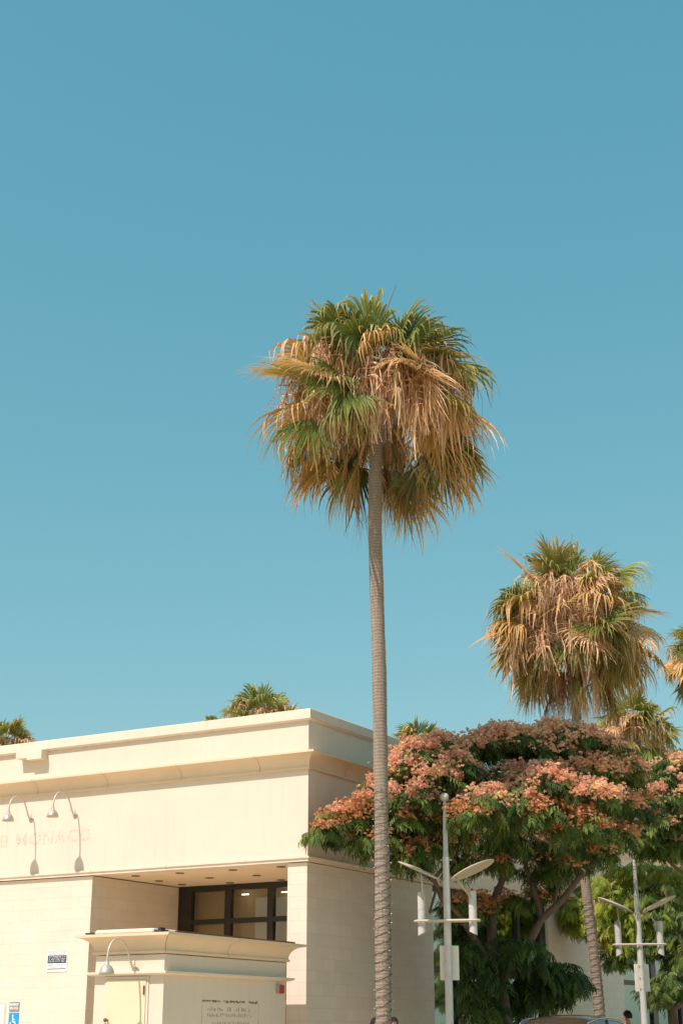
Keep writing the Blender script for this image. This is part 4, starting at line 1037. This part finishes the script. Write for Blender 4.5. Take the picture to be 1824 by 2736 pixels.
# ------------------------------------------------------------------ people (only their heads reach into the picture)
SKIN = pmat('skin', (.46, .25, .17), .6, .05, 20); LIPS = pmat('lips', (.40, .16, .12), .5, .05, 20); HAIR = pmat('black_hair', (.012, .010, .010), .5, .3, 60, .6, 120)
def person(label, loc, ht, rz, shirt, trousers, seed):
    e = empty('person', label, 'person', loc, rz)
    k = ht/1.75; rng = random.Random(seed)
    J = {'pelvis': (0, 0, .95), 'waist': (0, .005, 1.10), 'chest': (0, 0, 1.30), 'neck0': (0, -.005, 1.46), 'neck1': (0, .01, 1.53), 'head0': (0, .025, 1.60), 'head1': (0, .02, 1.68), 'head2': (0, .01, 1.72)}
    R = {'pelvis': (.15, .115), 'waist': (.135, .10), 'chest': (.16, .115), 'neck0': (.075, .065), 'neck1': (.05, .055), 'head0': (.062, .075), 'head1': (.072, .092), 'head2': (.055, .07)}
    E_ = [('pelvis', 'waist'), ('waist', 'chest'), ('chest', 'neck0'), ('neck0', 'neck1'), ('neck1', 'head0'), ('head0', 'head1'), ('head1', 'head2')]
    for s, n in ((-1, 'l'), (1, 'r')):
        sw = s*.12
        for nm, p, r in (('hip', (s*.10, 0, .90), (.095, .1)), ('knee', (s*.10, .05+sw*.5, .50), (.06, .062)), ('ank', (s*.10, .0-sw, .10), (.04, .042)), ('toe', (s*.11, .16-sw, .04), (.04, .03)),
                         ('sho', (s*.19, -.01, 1.41), (.06, .06)), ('elb', (s*.25, -.03, 1.12), (.042, .042)), ('wri', (s*.25, .07, .88), (.028, .03)), ('palm', (s*.25, .09, .82), (.036, .018))):
            J[n+nm] = p; R[n+nm] = r
        E_ += [('pelvis', n+'hip'), (n+'hip', n+'knee'), (n+'knee', n+'ank'), (n+'ank', n+'toe'), ('chest', n+'sho'), (n+'sho', n+'elb'), (n+'elb', n+'wri'), (n+'wri', n+'palm')]
        for i, (fx, fl) in enumerate(((-.028, .075), (-.01, .085), (.01, .08), (.027, .065))):
            J[f'{n}f{i}a'] = (s*.25+fx*.3, .09+fx, .77); J[f'{n}f{i}b'] = (s*.245+fx*.3, .10+fx*1.1, .77-fl); R[f'{n}f{i}a'] = (.010, .010); R[f'{n}f{i}b'] = (.007, .007)
            E_ += [(n+'palm', f'{n}f{i}a'), (f'{n}f{i}a', f'{n}f{i}b')]
        J[n+'th'] = (s*.225, .14, .80); R[n+'th'] = (.010, .010); E_.append((n+'palm', n+'th'))
    names = list(J); me = bpy.data.meshes.new('body'); me.from_pydata([J[q] for q in names], [(names.index(a), names.index(b)) for a, b in E_], [])
    tmp = bpy.data.objects.new('tmp', me); COL.objects.link(tmp)
    sm = tmp.modifiers.new('skin', 'SKIN'); sm.use_smooth_shade = True
    for i, q in enumerate(names): me.skin_vertices[0].data[i].radius = R[q]; me.skin_vertices[0].data[i].use_root = (q == 'pelvis')
    tmp.modifiers.new('sub', 'SUBSURF').levels = 2
    bpy.context.view_layer.update()
    m2 = bpy.data.meshes.new_from_object(tmp.evaluated_get(bpy.context.evaluated_depsgraph_get()))
    bpy.data.objects.remove(tmp)
    for v in m2.vertices: v.co *= k
    sh = pmat('shirt', shirt, .8, .1, 12); tr = pmat('trousers', trousers, .8, .1, 12); bo = pmat('shoes', (.04, .035, .03), .6, .1, 12)
    m2.materials.clear()
    for mt in (SKIN, sh, tr, bo): m2.materials.append(mt)
    for p in m2.polygons:
        c = p.center/k; ax = abs(c.x)
        p.material_index = 0 if c.z > 1.475 or (ax > .2 and c.z < 1.18) else 1 if c.z > .98 or (ax > .19) else 2 if c.z > .11 else 3
    o = bpy.data.objects.new('body', m2); COL.objects.link(o); o.parent = e
    mb = MB(); n = 18; vs = []; fs = []
    for i in range(9):
        t = math.pi*.66*i/8
        for q in range(n):
            a = 6.2832*q/n; f = 1 + rng.gauss(0, .02); fr = math.sin(a) > .35
            tt = t*(.62 if fr else 1)
            vs.append((.094*math.sin(tt)*math.cos(a)*f*k, (.005+.112*math.sin(tt)*math.sin(a)*f)*k, (1.665+.115*math.cos(tt)*f)*k))
    for i in range(8):
        for q in range(n): l = (q+1) % n; fs.append((i*n+q, i*n+n+q, i*n+n+l, i*n+l))
    mb.add(vs, fs, 0, True).build('hair', HAIR, e)
    mb = MB()
    for s in (-1, 1): mb.sphere((s*.078*k, .02*k, 1.635*k), .022*k, 8)
    split_pieces(mb.build('ear', SKIN, e)); MB().sphere((0, .115*k, 1.63*k), .016*k, 8, sz=1.6).build('nose', SKIN, e)
    MB().sphere((0, .10*k, 1.595*k), .02*k, 8, sz=.3).build('mouth', LIPS, e)
    mb = MB()
    for s in (-1, 1): mb.sphere((s*.03*k, .095*k, 1.655*k), .009*k, 8)
    split_pieces(mb.build('eye', HAIR, e))
    return e
def head_at(px, py, Y): p = at(px, py, Y); return Vector((p.x, p.y, .14)), p.z - .14 + .01
l, h = head_at(1675, 2704, 36); person('dark-haired person in an orange top walking past the farther lamp post', l, h, math.radians(60), (.60, .22, .10), (.05, .06, .10), 1)
l, h = head_at(1455, 2711, 31); person('person with black hair half hidden behind the car roof', l, h, math.radians(-30), (.06, .06, .07), (.04, .04, .05), 2)
l, h = head_at(1049, 2722, 25.7); person('black-haired person just right of the tall palm trunk base', l, h, math.radians(-150), (.02, .02, .02), (.03, .03, .04), 3)
l, h = head_at(1002, 2724, 25.9); person('black-haired person just left of the tall palm trunk base', l, h, math.radians(-150), (.03, .03, .035), (.05, .05, .06), 4)
